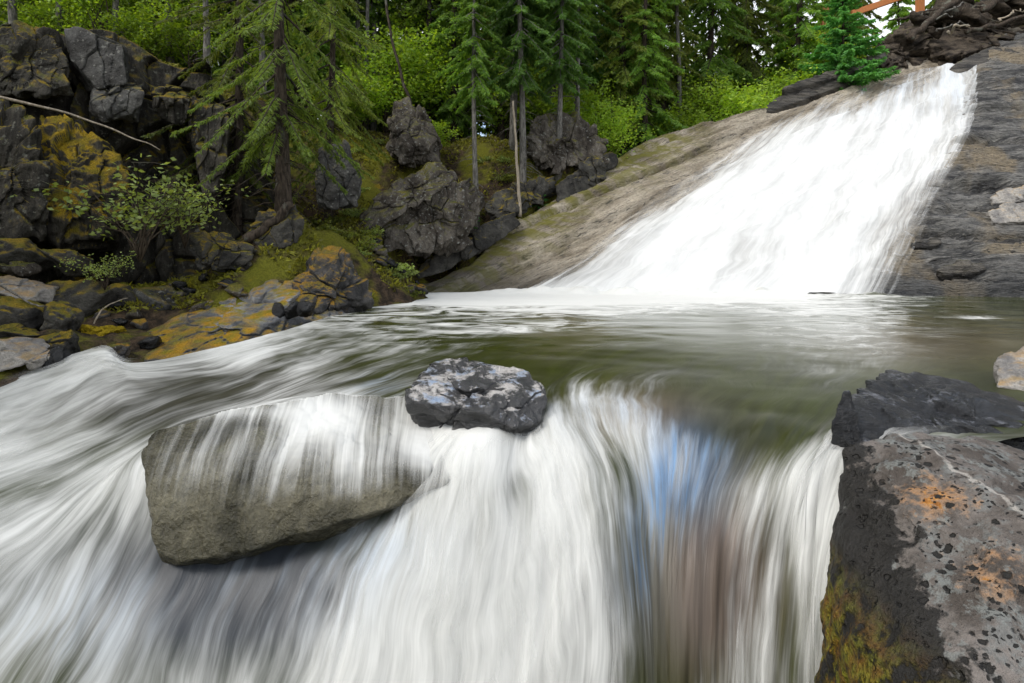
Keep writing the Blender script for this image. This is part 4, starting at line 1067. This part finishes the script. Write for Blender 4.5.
def conifer(seed, H, lo, R, nb, dens=1.0, twig=.26, w=.05, droop=.35, r0=.14, taper=.75, dead=20, mat='needle_mid', bark='bark_dark', vis=10.0):
    """trunk mesh and crown mesh; the crown hangs in sprays along drooping limbs"""
    rng = np.random.default_rng(seed)
    tz = np.linspace(-.5, H, 14)
    path = np.stack([.06 * np.sin(tz * .5 + seed), .06 * np.cos(tz * .43 + seed), tz], 1)
    rr = r0 * (1 - .93 * np.clip(tz / H, 0, 1) ** .9); rr[0] *= 1.5; rr[1] *= 1.08
    parts = [tube(path, rr, 10, .12, seed)]
    B, D, LL, WW = [], [], [], []
    zs = np.sort(rng.uniform(0, 1, nb) ** 1.25)
    for k in range(nb):
        z = lo + (H - lo) * zs[k]
        f = (z - lo) / (H - lo)
        L = R * (1 - f) ** taper * rng.uniform(.55, 1.08) * (.55 + .45 * min(1, f * 6 + .3)) + .12
        az = k * 2.39996 + rng.uniform(-.5, .5)
        el = rng.uniform(-.25, .18) - droop * (1 - f)
        nst = 7
        t = np.linspace(0, 1, nst)
        out = np.stack([np.cos(az) * t * L * math.cos(el), np.sin(az) * t * L * math.cos(el), z + t * L * math.sin(el) - droop * .55 * L * t**1.6 + .30 * L * np.clip(t - .6, 0, 1) ** 1.5], 1)
        out[:, :2] += rng.normal(size=2) * .04 * t[:, None]
        parts.append(tube(out[[0, 2, 4, 6]], [.022 * (.4 + L / R), .015, .009, .003], 4))
        n = int((10 + L * 62) * dens * (1.0 if z < vis else .45))
        tt = rng.uniform(.12, 1, n) ** .8
        p = np.stack([np.interp(tt, t, out[:, i]) for i in range(3)], 1)
        ax = np.stack([np.interp(tt, t, np.gradient(out[:, i], t)) for i in range(3)], 1); ax /= np.linalg.norm(ax, axis=1)[:, None]
        side = np.cross(ax, [0, 0, 1.0]); side /= np.linalg.norm(side, axis=1)[:, None] + 1e-9
        sg = rng.choice([-1, 1], n)[:, None]
        d = ax * rng.uniform(.35, .9, (n, 1)) + side * sg * rng.uniform(.3, 1, (n, 1)) + np.array([0, 0, -1]) * rng.uniform(.0, .75, (n, 1)) + rng.normal(size=(n, 3)) * .12
        d /= np.linalg.norm(d, axis=1)[:, None]
        l = twig * rng.uniform(.6, 1.3, n) * (1.15 - .55 * tt) * (.6 + .4 * min(1, L / 1.2))
        B.append(p); D.append(d); LL.append(l); WW.append(w * rng.uniform(.7, 1.3, n))
        # side shoots on the spray
        for m in (.35, .65):
            q = p + d * (l * m)[:, None]
            d2 = d + np.cross(d, [0, 0, 1.0]) * rng.choice([-1, 1], n)[:, None] * .8 + rng.normal(size=(n, 3)) * .15
            d2 /= np.linalg.norm(d2, axis=1)[:, None]
            B.append(q); D.append(d2); LL.append(l * .55); WW.append(w * .75 * np.ones(n))
    for k in range(dead):
        z = rng.uniform(.15 * lo, lo * 1.1 + .3); az = rng.uniform(0, 6.28); L = rng.uniform(.3, .95) * min(1.0, R)
        a = np.array([0, 0, z]); dv_ = np.array([np.cos(az), np.sin(az), rng.uniform(-.5, .05)])
        m_ = a + dv_ * L * .5; e_ = a + dv_ * L + np.array([0, 0, -.22 * L])
        parts.append(tube([a, m_, e_], [.013, .008, .003], 4))
    V, Q, T = merge(parts)
    tm = mesh_np('trunk', V, Q, T); tm.materials.append(M[bark])
    V, Q = slivers(np.concatenate(B), np.concatenate(D), np.concatenate(LL), np.concatenate(WW), rng)
    cm = mesh_np('crown', V, Q, smooth=False); cm.materials.append(M[mat])
    return tm, cm

def place_tree(name, proto, loc, rz, sc, label, cat='tree', group=None, lean=(0, 0)):
    t = bpy.data.objects.new(name, None); COL.objects.link(t)
    t.empty_display_size = .3
    t.location = loc; t.rotation_euler = (lean[0], lean[1], rz); t.scale = (sc, sc, sc)
    t['label'] = label; t['category'] = cat
    if group: t['group'] = group
    link('trunk', proto[0], None, parent=t)
    link('crown', proto[1], None, parent=t)
    return t

PR = {
 'near_a': conifer(1, 13, 1.9, 2.2, 120, 1.15, .17, .024, .55, .125, mat='needle_dry', dead=60, vis=7.5),
 'near_b': conifer(2, 14, 1.9, 2.3, 125, 1.15, .17, .024, .55, .15, mat='needle_olive', dead=70, vis=7.5),
 'slim_a': conifer(3, 13, 4.7, 1.25, 110, 1.3, .24, .042, .5, .105, mat='needle_mid', bark='bark_grey', dead=30),
 'slim_b': conifer(4, 14, 3.7, 1.5, 140, 1.3, .25, .045, .55, .12, mat='needle_dark', bark='bark_grey', dead=40),
 'mid_a': conifer(5, 15, 1.4, 1.8, 150, .75, .30, .06, .5, .15, mat='needle_mid', dead=20),
 'mid_b': conifer(6, 14, 1.2, 1.8, 170, .85, .30, .06, .4, .14, mat='needle_mid', dead=10),
 'mid_c': conifer(7, 16, 3.2, 1.6, 140, .8, .32, .065, .6, .17, mat='needle_dry', dead=40),
 'far_a': conifer(8, 17, 1.0, 2.2, 200, .9, .42, .10, .45, .17, mat='needle_mid', dead=5, vis=14),
 'far_b': conifer(9, 18, 2.0, 2.1, 200, .9, .42, .10, .5, .18, mat='needle_olive', dead=5, vis=14),
 'pole': conifer(12, 16, 7.2, 1.3, 80, .9, .30, .06, .5, .13, mat='needle_mid', bark='bark_grey', dead=26, vis=14),
 'pole_dark': conifer(13, 16, 5.6, 1.4, 90, .9, .30, .06, .6, .15, mat='needle_olive', bark='bark_dark', dead=40, vis=14),
 'young': conifer(10, 4.6, .25, 1.55, 130, 1.7, .24, .05, .10, .07, .9, dead=0, mat='needle_fresh'),
 'sapling': conifer(11, 2.4, .2, .75, 60, 1.6, .17, .035, .15, .03, .9, dead=0, mat='needle_fresh'),
}
def tree_at(px, d, key, label, sc=1.0, rz=None, group=None, name='conifer_tree', sink=.1, lean=(0, 0), z=None):
    X = (px - CX) / F * d
    zz = gz(X, d) if z is None else z
    return place_tree(name, PR[key], (X, d, zz - sink), random.uniform(0, 6.28) if rz is None else rz, sc, label, 'tree', group, lean)
tree_at(281, 11.2, 'near_b', 'thick dark trunked spruce with drooping branches on the mossy bank', .98, 0.4)
tree_at(237, 12.9, 'near_a', 'dark trunked spruce standing in front of the cliff cleft', 1.0, 2.0, z=1.2)
tree_at(475, 16.6, 'slim_a', 'slender spruce with a smooth pale grey trunk left of the dead stem', .9, 1.0)
tree_at(521, 17.1, 'slim_b', 'grey trunked spruce just right of the dead stem', .95, 3.0)
tree_at(560, 17.6, 'slim_b', 'thin grey trunked spruce on the dark overhanging bank', .85, 5.0)
tree_at(455, 20, 'mid_a', 'dense dark spruce behind the slender pale trunk', .85, 1.7)
tree_at(622, 21, 'mid_c', 'tall dark trunk with thin lower twigs just behind the top of the mossy slope', 1.0, .2)
tree_at(646, 20.5, 'mid_a', 'dark spruce with low hanging boughs behind the slope edge', .9, 2.2)
tree_at(664, 23, 'mid_c', 'tall bare trunked spruce between the dark spruce and the bright shrubs', 1.0, 4.0)
tree_at(712, 24.5, 'mid_a', 'broad dark spruce behind the bright shrubs', 1.25, .9)
tree_at(748, 26, 'mid_c', 'ragged dark spruce right of the broad spruce', 1.2, 3.3)
tree_at(800, 25.5, 'mid_b', 'green spruce behind the young tree beside the falls', 1.2, 1.3)
tree_at(331, 14.2, 'near_a', 'olive needled spruce behind the standing grey rock', .9, 2.9)
q = slab_pt(856, 86) + np.array([-.1, .6, -.5])
place_tree('young_spruce', PR['young'], q, .5, 1.15, 'bushy fresh green young spruce at the left top of the falls', 'tree')
for k, (x, d) in enumerate([(466, 15.9), (492, 16.5), (538, 17.2)]):
    tree_at(x, d, 'sapling', ['tiny green spruce sapling left of the pale grey trunk', 'tiny spruce sapling right of the pale grey trunk', 'tiny spruce sapling right of the dead stem'][k], .55, name='spruce_sapling')
for x, d, ky, lb in [(12, 16.2, 'slim_b', 'slim grey trunk on the cliff top at the left picture edge'), (62, 17.5, 'slim_a', 'slim pale trunk behind the tilted block on the cliff top'), (118, 16.6, 'slim_a', 'thin bare trunk on the cliff top right of the tilted block'), (172, 17.2, 'slim_b', 'thin trunk on the cliff top above the shaded cleft'), (205, 16, 'slim_a', 'thin trunk on the cliff top left of the dark spruces')]:
    tree_at(x, d, ky, lb, .95, lean=(0, random.uniform(-.04, .04)))
for x_, y_, ky in [(-10.5, 7.0, 'mid_b'), (-13, 9.5, 'mid_a'), (-9.5, 3.8, 'mid_b'), (-12.5, 4.5, 'mid_a'), (-8.8, .5, 'mid_b'), (-13, 0, 'mid_c')]:  # conifers out of view, added to cast shade over the left bank
    place_tree('conifer_tree', PR[ky], (x_, y_, gz(x_, y_) - .2), random.uniform(0, 6), 1.0, 'tall unseen conifer added left of the view to shade the bank', 'tree', 'unseen conifers shading the left bank')
# trunks standing on the right hand top
def big_trunk(label, px, py, up, r, H, lean, seed, nroot=6):
    b = slab_pt(px, py) + SN * up
    t = bpy.data.objects.new('conifer_tree', None); COL.objects.link(t); t.location = b; t['label'] = label; t['category'] = 'tree'
    tz = np.linspace(-.4, H, 22)
    rr = r * (1 - .7 * np.clip(tz / H, 0, 1)) * (1 + 1.1 * np.exp(-np.clip(tz, 0, 9) / .45))
    me = mesh_np('trunk', *tube(np.stack([lean * tz, tz * 0, tz], 1), rr, 20, .22, seed)); link('trunk', me, M['bark_dark'], parent=t)
    rng = np.random.default_rng(seed)
    for k in range(nroot):
        az = rng.uniform(math.pi * .9, math.pi * 2.1)
        L = rng.uniform(1.2, 2.4); tt = np.linspace(0, 1, 9)
        dirv = SE * math.cos(az) + ST * math.sin(az) * .9
        pth = np.stack([dirv * L * x_ + np.array([0, 0, .35 * (1 - x_) ** 3]) + SN * (.05 - .35 * x_ ** 2) + rng.normal(size=3) * .06 * x_ for x_ in tt])
        link('root', mesh_np('root', *tube(pth, r * .42 * (1 - .85 * tt), 8, .25, k)), M['bark_dark'], parent=t)
    B_, D_, L_, W_ = [], [], [], []
    br = []
    for k in range(36):
        z = rng.uniform(3.5, H); az = rng.uniform(0, 6.28); L = rng.uniform(.8, 2.0)
        tt = np.linspace(0, 1, 5); pth = np.stack([np.cos(az) * L * tt + lean * z, np.sin(az) * L * tt, z - .4 * L * tt**1.5], 1)
        br.append(tube(pth, .02 * (1 - .8 * tt), 4))
        n = 70; s_ = rng.uniform(.15, 1, n); p = np.stack([np.interp(s_, tt, pth[:, i]) for i in range(3)], 1)
        d = rng.normal(size=(n, 3)); d[:, 2] -= .5; d /= np.linalg.norm(d, axis=1)[:, None]
        B_.append(p); D_.append(d); L_.append(rng.uniform(.15, .35, n)); W_.append(np.full(n, .06))
    link('branches', mesh_np('branches', *merge(br)), M['bark_dark'], parent=t)
    V, Q = slivers(np.concatenate(B_), np.concatenate(D_), np.concatenate(L_), np.concatenate(W_), rng)
    link('crown', mesh_np('crown', V, Q, smooth=False), M['needle_dark'], parent=t)
big_trunk('dark leaning tree trunk with spreading roots above the falls', 940, 36, .9, .40, 9, .03, 5)
big_trunk('grey brown tree trunk with roots at the upper right corner', 1012, 16, 1.2, .36, 9, -.05, 6)

# dead wood
def stick(name, label, cat, pts, r0, r1, mat='bark_pale', wob=.0, sides=8, seed=0, group=None):
    A = np.array([p for p in pts], float)
    t = np.linspace(0, 1, len(A)); tn = np.linspace(0, 1, 24)
    B_ = hermite(t, A, tn) if len(A) > 2 else A[0] + (A[-1] - A[0]) * tn[:, None]
    c = B_[0].copy()
    B_ = B_ - c
    if wob: B_ = B_ + wob * np.stack([perlin(np.stack([tn * 5, tn * 0 + k, tn * 0 + seed], 1)) for k in range(3)], 1)
    return link(name, mesh_np(name, *tube(B_, r0 + (r1 - r0) * tn, sides, .15, seed)), M[mat], c, label=label, cat=cat, group=group)
stick('dead_tree', 'thin bare pale dead stem leaning between two grey trunks', 'dead tree', [P(520, 217, 16.4), P(517, 160, 16.4), P(513, 101, 16.5)], .05, .03, 'bark_pale', .03, seed=2)
stick('dead_tree', 'thin dark dead trunk leaning over the peaked boulder', 'dead tree', [P(411, 106, 17.4), P(403, 80, 17.4), P(392, 40, 17.4), P(384, -10, 17.5)], .05, .035, 'bark_dark', .04, seed=3)
stick('bare_branch', 'long thin bare branch hanging across the dark cliff', 'branch', [P(-30, 92, 9.6), P(30, 104, 9.6), P(80, 117, 9.7), P(130, 137, 9.8), P(160, 150, 9.9)], .028, .008, 'bark_pale', .05, seed=4)
stick('bare_branch', 'thin grey stick lying over the rubble at the left edge', 'branch', [P(-12, 278, 8.2), P(12, 292, 8.1), P(30, 303, 8.0), P(44, 306, 8.0)], .018, .010, 'bark_grey', .03, seed=5)
stick('bare_branch', 'thin curved twig rising from the bank below the shrub', 'branch', [P(94, 324, 8.5), P(102, 310, 8.6), P(115, 302, 8.8), P(128, 298, 9)], .012, .006, 'bark_pale', .02, seed=6)
_q = lambda x, y, up: slab_pt(x, y) + SN * up
stick('bare_branch', 'pale dead branch hanging at the upper right corner', 'branch', [_q(972, 37, 2.2), _q(985, 30, 2.3), _q(1000, 23, 2.4), _q(1030, 10, 2.6)], .05, .09, 'bark_pale', .05, seed=7)
stick('bare_branch', 'pale side branch under the dead branch at the right edge', 'branch', [_q(1000, 22, 2.4), _q(1015, 20, 2.35), _q(1035, 17, 2.3)], .06, .05, 'bark_pale', .03, seed=8)
for k, (lb, pts, r) in enumerate([('dark dead log lying left of the leaning trunk', [(905, 30, 1.6), (930, 16, 2.1), (950, 8, 2.3)], .16), ('dark root like log below the leaning trunk', [(902, 62, .9), (920, 50, 1.3), (945, 38, 1.7)], .14),
                                  ('dark log behind the dead branch at the right', [(960, 22, 2.1), (985, 12, 2.3), (1030, 2, 2.6)], .15), ('short dark log below the pale dead branch', [(965, 48, 1.5), (990, 40, 1.7), (1030, 34, 1.8)], .12),
                                  ('thin dark root hanging over the rock layer at the right', [(955, 58, 1.0), (985, 54, 1.2), (1035, 44, 1.4)], .09)]):
    stick('fallen_log', lb, 'log', [_q(*p_) for p_ in pts], r, r * .7, 'bark_dark', .12, 10, 20 + k)
rr_ = np.random.default_rng(44)
for k in range(22):
    x0, y0 = rr_.uniform(900, 1024), rr_.uniform(8, 58); ln = rr_.uniform(14, 40); a_ = rr_.uniform(-.9, .2)
    u0 = 1.0 + (58 - y0) / 50 * 1.2
    stick('bare_root', 'thin bare root tangled over the broken rock above the falls', 'root', [_q(x0, y0, u0), _q(x0 + ln * .5, y0 + ln * .5 * a_ * .7 + 2, u0 + .25), _q(x0 + ln, y0 + ln * a_ * .7, u0 + .05)], rr_.uniform(.03, .07), .015, ['bark_dark', 'bark_grey', 'bark_pale'][k % 3], .18, 6, 60 + k, 'bare roots above the falls')
stick('fallen_log', 'slanting dark log at the foot of the bank spruces', 'log', [P(246, 240, 10.6), P(268, 226, 10.8), P(292, 204, 11.0)], .10, .08, 'bark_dark', .06, 10, 31)
stick('fallen_log', 'thin pale log lying on the bedrock slope left of the falls', 'log', [_q(566, 222, .14), _q(590, 219, .15), _q(612, 217, .14)], .045, .035, 'bark_pale', .02, 8, 32)

# wooden fence at the top right
def fence():
    g = G('orange_stained_wood'); v = g.obj(); n = g.noise(g.vmath('MULTIPLY', v, (6, 6, 1)), 3, 4)
    m = g.done(g.pbsdf(g.mix(n, (.36, .11, .025, 1), (.55, .21, .06, 1)), .6))
    b = P(920, 18, 26)
    t = bpy.data.objects.new('wooden_fence', None); COL.objects.link(t); t.location = b
    t['label'] = 'orange brown wooden post and rail fence behind the roots'; t['category'] = 'fence'
    def box(name, c, sz, rot=0):
        bm = bmesh.new(); bmesh.ops.create_cube(bm, size=1)
        bmesh.ops.scale(bm, vec=sz, verts=bm.verts); bmesh.ops.bevel(bm, geom=bm.edges[:], offset=.02, segments=2, affect='EDGES')
        me = bpy.data.meshes.new(name); bm.to_mesh(me); bm.free()
        o = link(name, me, m, c, parent=t); o.rotation_euler = (0, rot, 0)
    box('post', (0, 0, .7), (.34, .2, 2.6)); box('post', (-4.2, .3, -.6), (.34, .2, 2.6))
    box('rail', (-1.5, .02, .75), (3.4, .12, .28), -.33); box('rail', (1.3, .02, 1.35), (2.8, .12, .28), -.25)
fence()

# ------------------------------------------------------------------ shrubs
def bush(seed, R, H, nleaf, leaf, mat, nst=14, up=.3):
    rng = np.random.default_rng(seed)
    parts, B_, D_ = [], [], []
    for k in range(nst):
        az = rng.uniform(0, 6.28); rad = R * math.sqrt(rng.uniform(.05, 1)); h = H * rng.uniform(.55, 1.05)
        t = np.linspace(0, 1, 8)
        pth = np.stack([np.cos(az) * rad * t ** 1.3, np.sin(az) * rad * t ** 1.3, h * t ** .8 - .12 * h * t ** 4], 1)
        pth[1:, :] += np.cumsum(rng.normal(size=(7, 3)) * .025 * H, 0)
        parts.append(tube(pth, .012 * H ** .5 * (1 - .85 * t), 4))
        for j in range(4):
            s0 = rng.uniform(.35, .9); p0 = np.array([np.interp(s0, t, pth[:, i]) for i in range(3)])
            dv_ = rng.normal(size=3); dv_[2] = abs(dv_[2]) * up; dv_ /= np.linalg.norm(dv_); L = rng.uniform(.15, .38) * H
            e = p0 + dv_ * L
            parts.append(tube([p0, (p0 + e) / 2 + [0, 0, .03], e], [.006, .004, .002], 3))
            n = nleaf // (nst * 4)
            s_ = rng.uniform(.1, 1.1, n)[:, None]
            B_.append(p0 + dv_ * L * s_ + rng.normal(size=(n, 3)) * .045 * H)
            d = rng.normal(size=(n, 3)); d[:, 2] = d[:, 2] * .5 + .1; D_.append(d / np.linalg.norm(d, axis=1)[:, None])
    B_, D_ = np.concatenate(B_), np.concatenate(D_)
    sm_ = mesh_np('stems', *merge(parts)); sm_.materials.append(M['twig'])
    V, Q = slivers(B_, D_, leaf * rng.uniform(.7, 1.3, len(B_)), leaf * .62 * rng.uniform(.7, 1.2, len(B_)), rng, .1)
    lm = mesh_np('foliage', V, Q, smooth=False); lm.materials.append(M[mat])
    return sm_, lm
BU = {'light': bush(6, 1.6, 5.5, 4200, .15, 'leaf_bright', 16), 'bright': bush(1, 1.5, 2.6, 3400, .13, 'leaf_bright', 16), 'tall': bush(2, 1.3, 4.0, 4200, .13, 'leaf_bright', 18), 'low': bush(3, .6, .45, 700, .065, 'leaf_dull', 12),
      'shrub': bush(4, 1.25, 1.5, 620, .085, 'leaf_pale', 17, -.1), 'mossy': bush(5, .45, .35, 800, .05, 'leaf_pale', 12)}
def place_bush(name, key, loc, sc, label, group=None, rz=None, tilt=(0, 0)):
    t = bpy.data.objects.new(name, None); COL.objects.link(t)
    t.location = loc; t.rotation_euler = (tilt[0], tilt[1], random.uniform(0, 6.28) if rz is None else rz); t.scale = (sc,) * 3
    t['label'] = label; t['category'] = 'shrub'
    if group: t['group'] = group
    link('stems', BU[key][0], None, parent=t); link('foliage', BU[key][1], None, parent=t)
def bush_at(px, d, key, sc, label, group=None, name='shrub', z=None):
    X = (px - CX) / F * d
    place_bush(name, key, (X, d, (gz(X, d) if z is None else z) - .08), sc, label, group)
place_bush('leafy_shrub', 'shrub', P(140, 262, 9.3), 1.2, 'pale leaved shrub leaning out in front of the dark cliff', rz=1.0)
place_bush('leafy_shrub', 'shrub', P(185, 248, 10.0), .95, 'second pale leaved shrub right of the first below the cliff', rz=3.0)
place_bush('leafy_shrub', 'shrub', P(105, 290, 8.9), .45, 'small sparse seedling shrub in the shade of the rubble', rz=2.0)
gb = 'bright green shrubs along the back of the slope'
for k, (x, d, key, s) in enumerate([(690, 21.5, 'bright', 1.0), (715, 22.5, 'tall', .9), (738, 22, 'bright', 1.1), (762, 22.5, 'tall', .8), (785, 23, 'bright', 1.1), (815, 23.5, 'bright', 1.0), (668, 22, 'bright', .9), (605, 19.3, 'tall', .7), (590, 21, 'tall', .9), (830, 24.5, 'tall', 1.0)]):
    bush_at(x, d, key, s, 'bright green leafy shrub behind the upper edge of the rock slope', gb)
gb2 = 'sunlit saplings between the bank trees'
for k, (x, d, key, s) in enumerate([(385, 19, 'tall', 1.0), (360, 18.5, 'bright', 1.0), (415, 20.5, 'tall', 1.1), (440, 22, 'tall', 1.2), (345, 17.2, 'bright', .8), (500, 21, 'tall', 1.0), (545, 21.5, 'bright', 1.2), (580, 23, 'tall', 1.2), (310, 19, 'tall', 1.1), (425, 17.8, 'bright', .6)]):
    bush_at(x, d, key, s, 'sunlit yellow green sapling between the trees of the left bank', gb2)
gb3 = 'leafy saplings on the cliff top'
for k, (x, d, key, s) in enumerate([(40, 17, 'bright', .7), (105, 16.5, 'tall', .8), (150, 16.5, 'bright', .7), (195, 17, 'tall', .8), (90, 19, 'light', .9)]):
    bush_at(x, d, key, s, 'bright green leafy sapling on top of the cliff', gb3)
gb4 = 'low leafy plants on the mossy bank'
for k in range(105):
    x, d = random.choice([(random.uniform(318, 420), random.uniform(12.2, 14.5)), (random.uniform(420, 520), random.uniform(13.9, 15.5)), (random.uniform(520, 600), random.uniform(15.2, 17)), (random.uniform(330, 560), random.uniform(15, 18))])
    bush_at(x, d, random.choice(['low', 'mossy', 'low']), random.uniform(.4, 1.0), 'low green leafy plant on the mossy left bank', gb4, 'leafy_plant')

# ------------------------------------------------------------------ the forest behind
gf = 'conifers of the forest behind'
rng = np.random.default_rng(77)
cnt = 0
spots = []
while cnt < 84:
    px = rng.uniform(-160, 1120); d = rng.uniform(17, 31) if cnt < 64 else rng.uniform(28, 62)
    if px > 600 and d < 25 + max(0, px - 600) * .02: continue
    if 330 < px < 450 and d < 21: continue
    X = (px - CX) / F * d
    if any(math.hypot(X - a_, d - b_) < (1.3 if d < 30 else 1.8) for a_, b_ in spots): continue
    spots.append((X, d))
    key = rng.choice(['mid_c', 'mid_b', 'slim_b', 'slim_a', 'slim_a', 'slim_b', 'slim_a']) if d < 32 else rng.choice(['far_a', 'far_b', 'far_a'])
    place_tree('conifer_tree', PR[str(key)], (X, d, gz(X, d) - .2), rng.uniform(0, 6.28), rng.uniform(.75, 1.2), 'tall green conifer in the crowded forest behind the stream', 'tree', gf)
    cnt += 1
for k in range(24):
    px = rng.uniform(300, 760) if k < 16 else rng.uniform(-80, 300); d = rng.uniform(19, 30)
    if px > 520 and d < 26: continue
    X = (px - CX) / F * d
    place_bush('birch_sapling', 'light', (X, d, gz(X, d) - .1), rng.uniform(.8, 1.5), 'tall pale green leafy sapling between the conifers', 'leafy saplings between the conifers')
gp = 'bare stemmed conifers behind the bank'
for k in range(30):
    px = rng.uniform(330, 700) if k < 20 else rng.uniform(-40, 330); d = rng.uniform(18.5, 29)
    if px > 560: d = max(d, 22.5)
    X = (px - CX) / F * d
    place_tree('conifer_tree', PR[['pole', 'pole_dark'][k % 2]], (X, d, gz(X, d) - .2), rng.uniform(0, 6.28), rng.uniform(.8, 1.15), 'tall thin bare stemmed conifer standing in the forest behind the bank', 'tree', gp, lean=(0, rng.uniform(-.03, .03)))
gfs = 'leafy undergrowth in the forest behind'
for k in range(46):
    px = rng.uniform(-60, 900); d = rng.uniform(22, 45)
    if px > 600 and d < 26: continue
    X = (px - CX) / F * d
    place_bush('shrub', str(rng.choice(['bright', 'tall'])), (X, d, gz(X, d) - .1), rng.uniform(.8, 1.5), 'bright green leafy shrub deep in the forest', gfs)

# ------------------------------------------------------------------ moss and small plants on the bank (nobody could count them)
def ground_cover():
    r = np.random.default_rng(9)
    n = 110000
    px = r.uniform(-60, 640, n); d = 7.5 + 14 * r.uniform(0, 1, n) ** .9
    X = (px - CX) / F * d
    Z = ground_z(X, d)
    m = (fbm(np.stack([X, d, X * 0], 1) * .8 + 2, 3) > -.15) & (Z > .12)
    X, Y, Z = X[m], d[m], Z[m]
    n = len(X)
    dv = r.normal(size=(n, 3)); dv[:, 2] = np.abs(dv[:, 2]) * 1.2 + .3; dv /= np.linalg.norm(dv, axis=1)[:, None]
    V, Q = slivers(np.stack([X, Y, Z - .01], 1), dv, r.uniform(.06, .2, n), r.uniform(.03, .06, n), r, .25)
    me = mesh_np('ground_cover', V, Q, smooth=False)
    m = leaf_mat('moss_and_needles', (.06, .055, .02, 1), (.30, .30, .03, 1), .3)
    link('ground_cover', me, m, kind='stuff')
ground_cover()
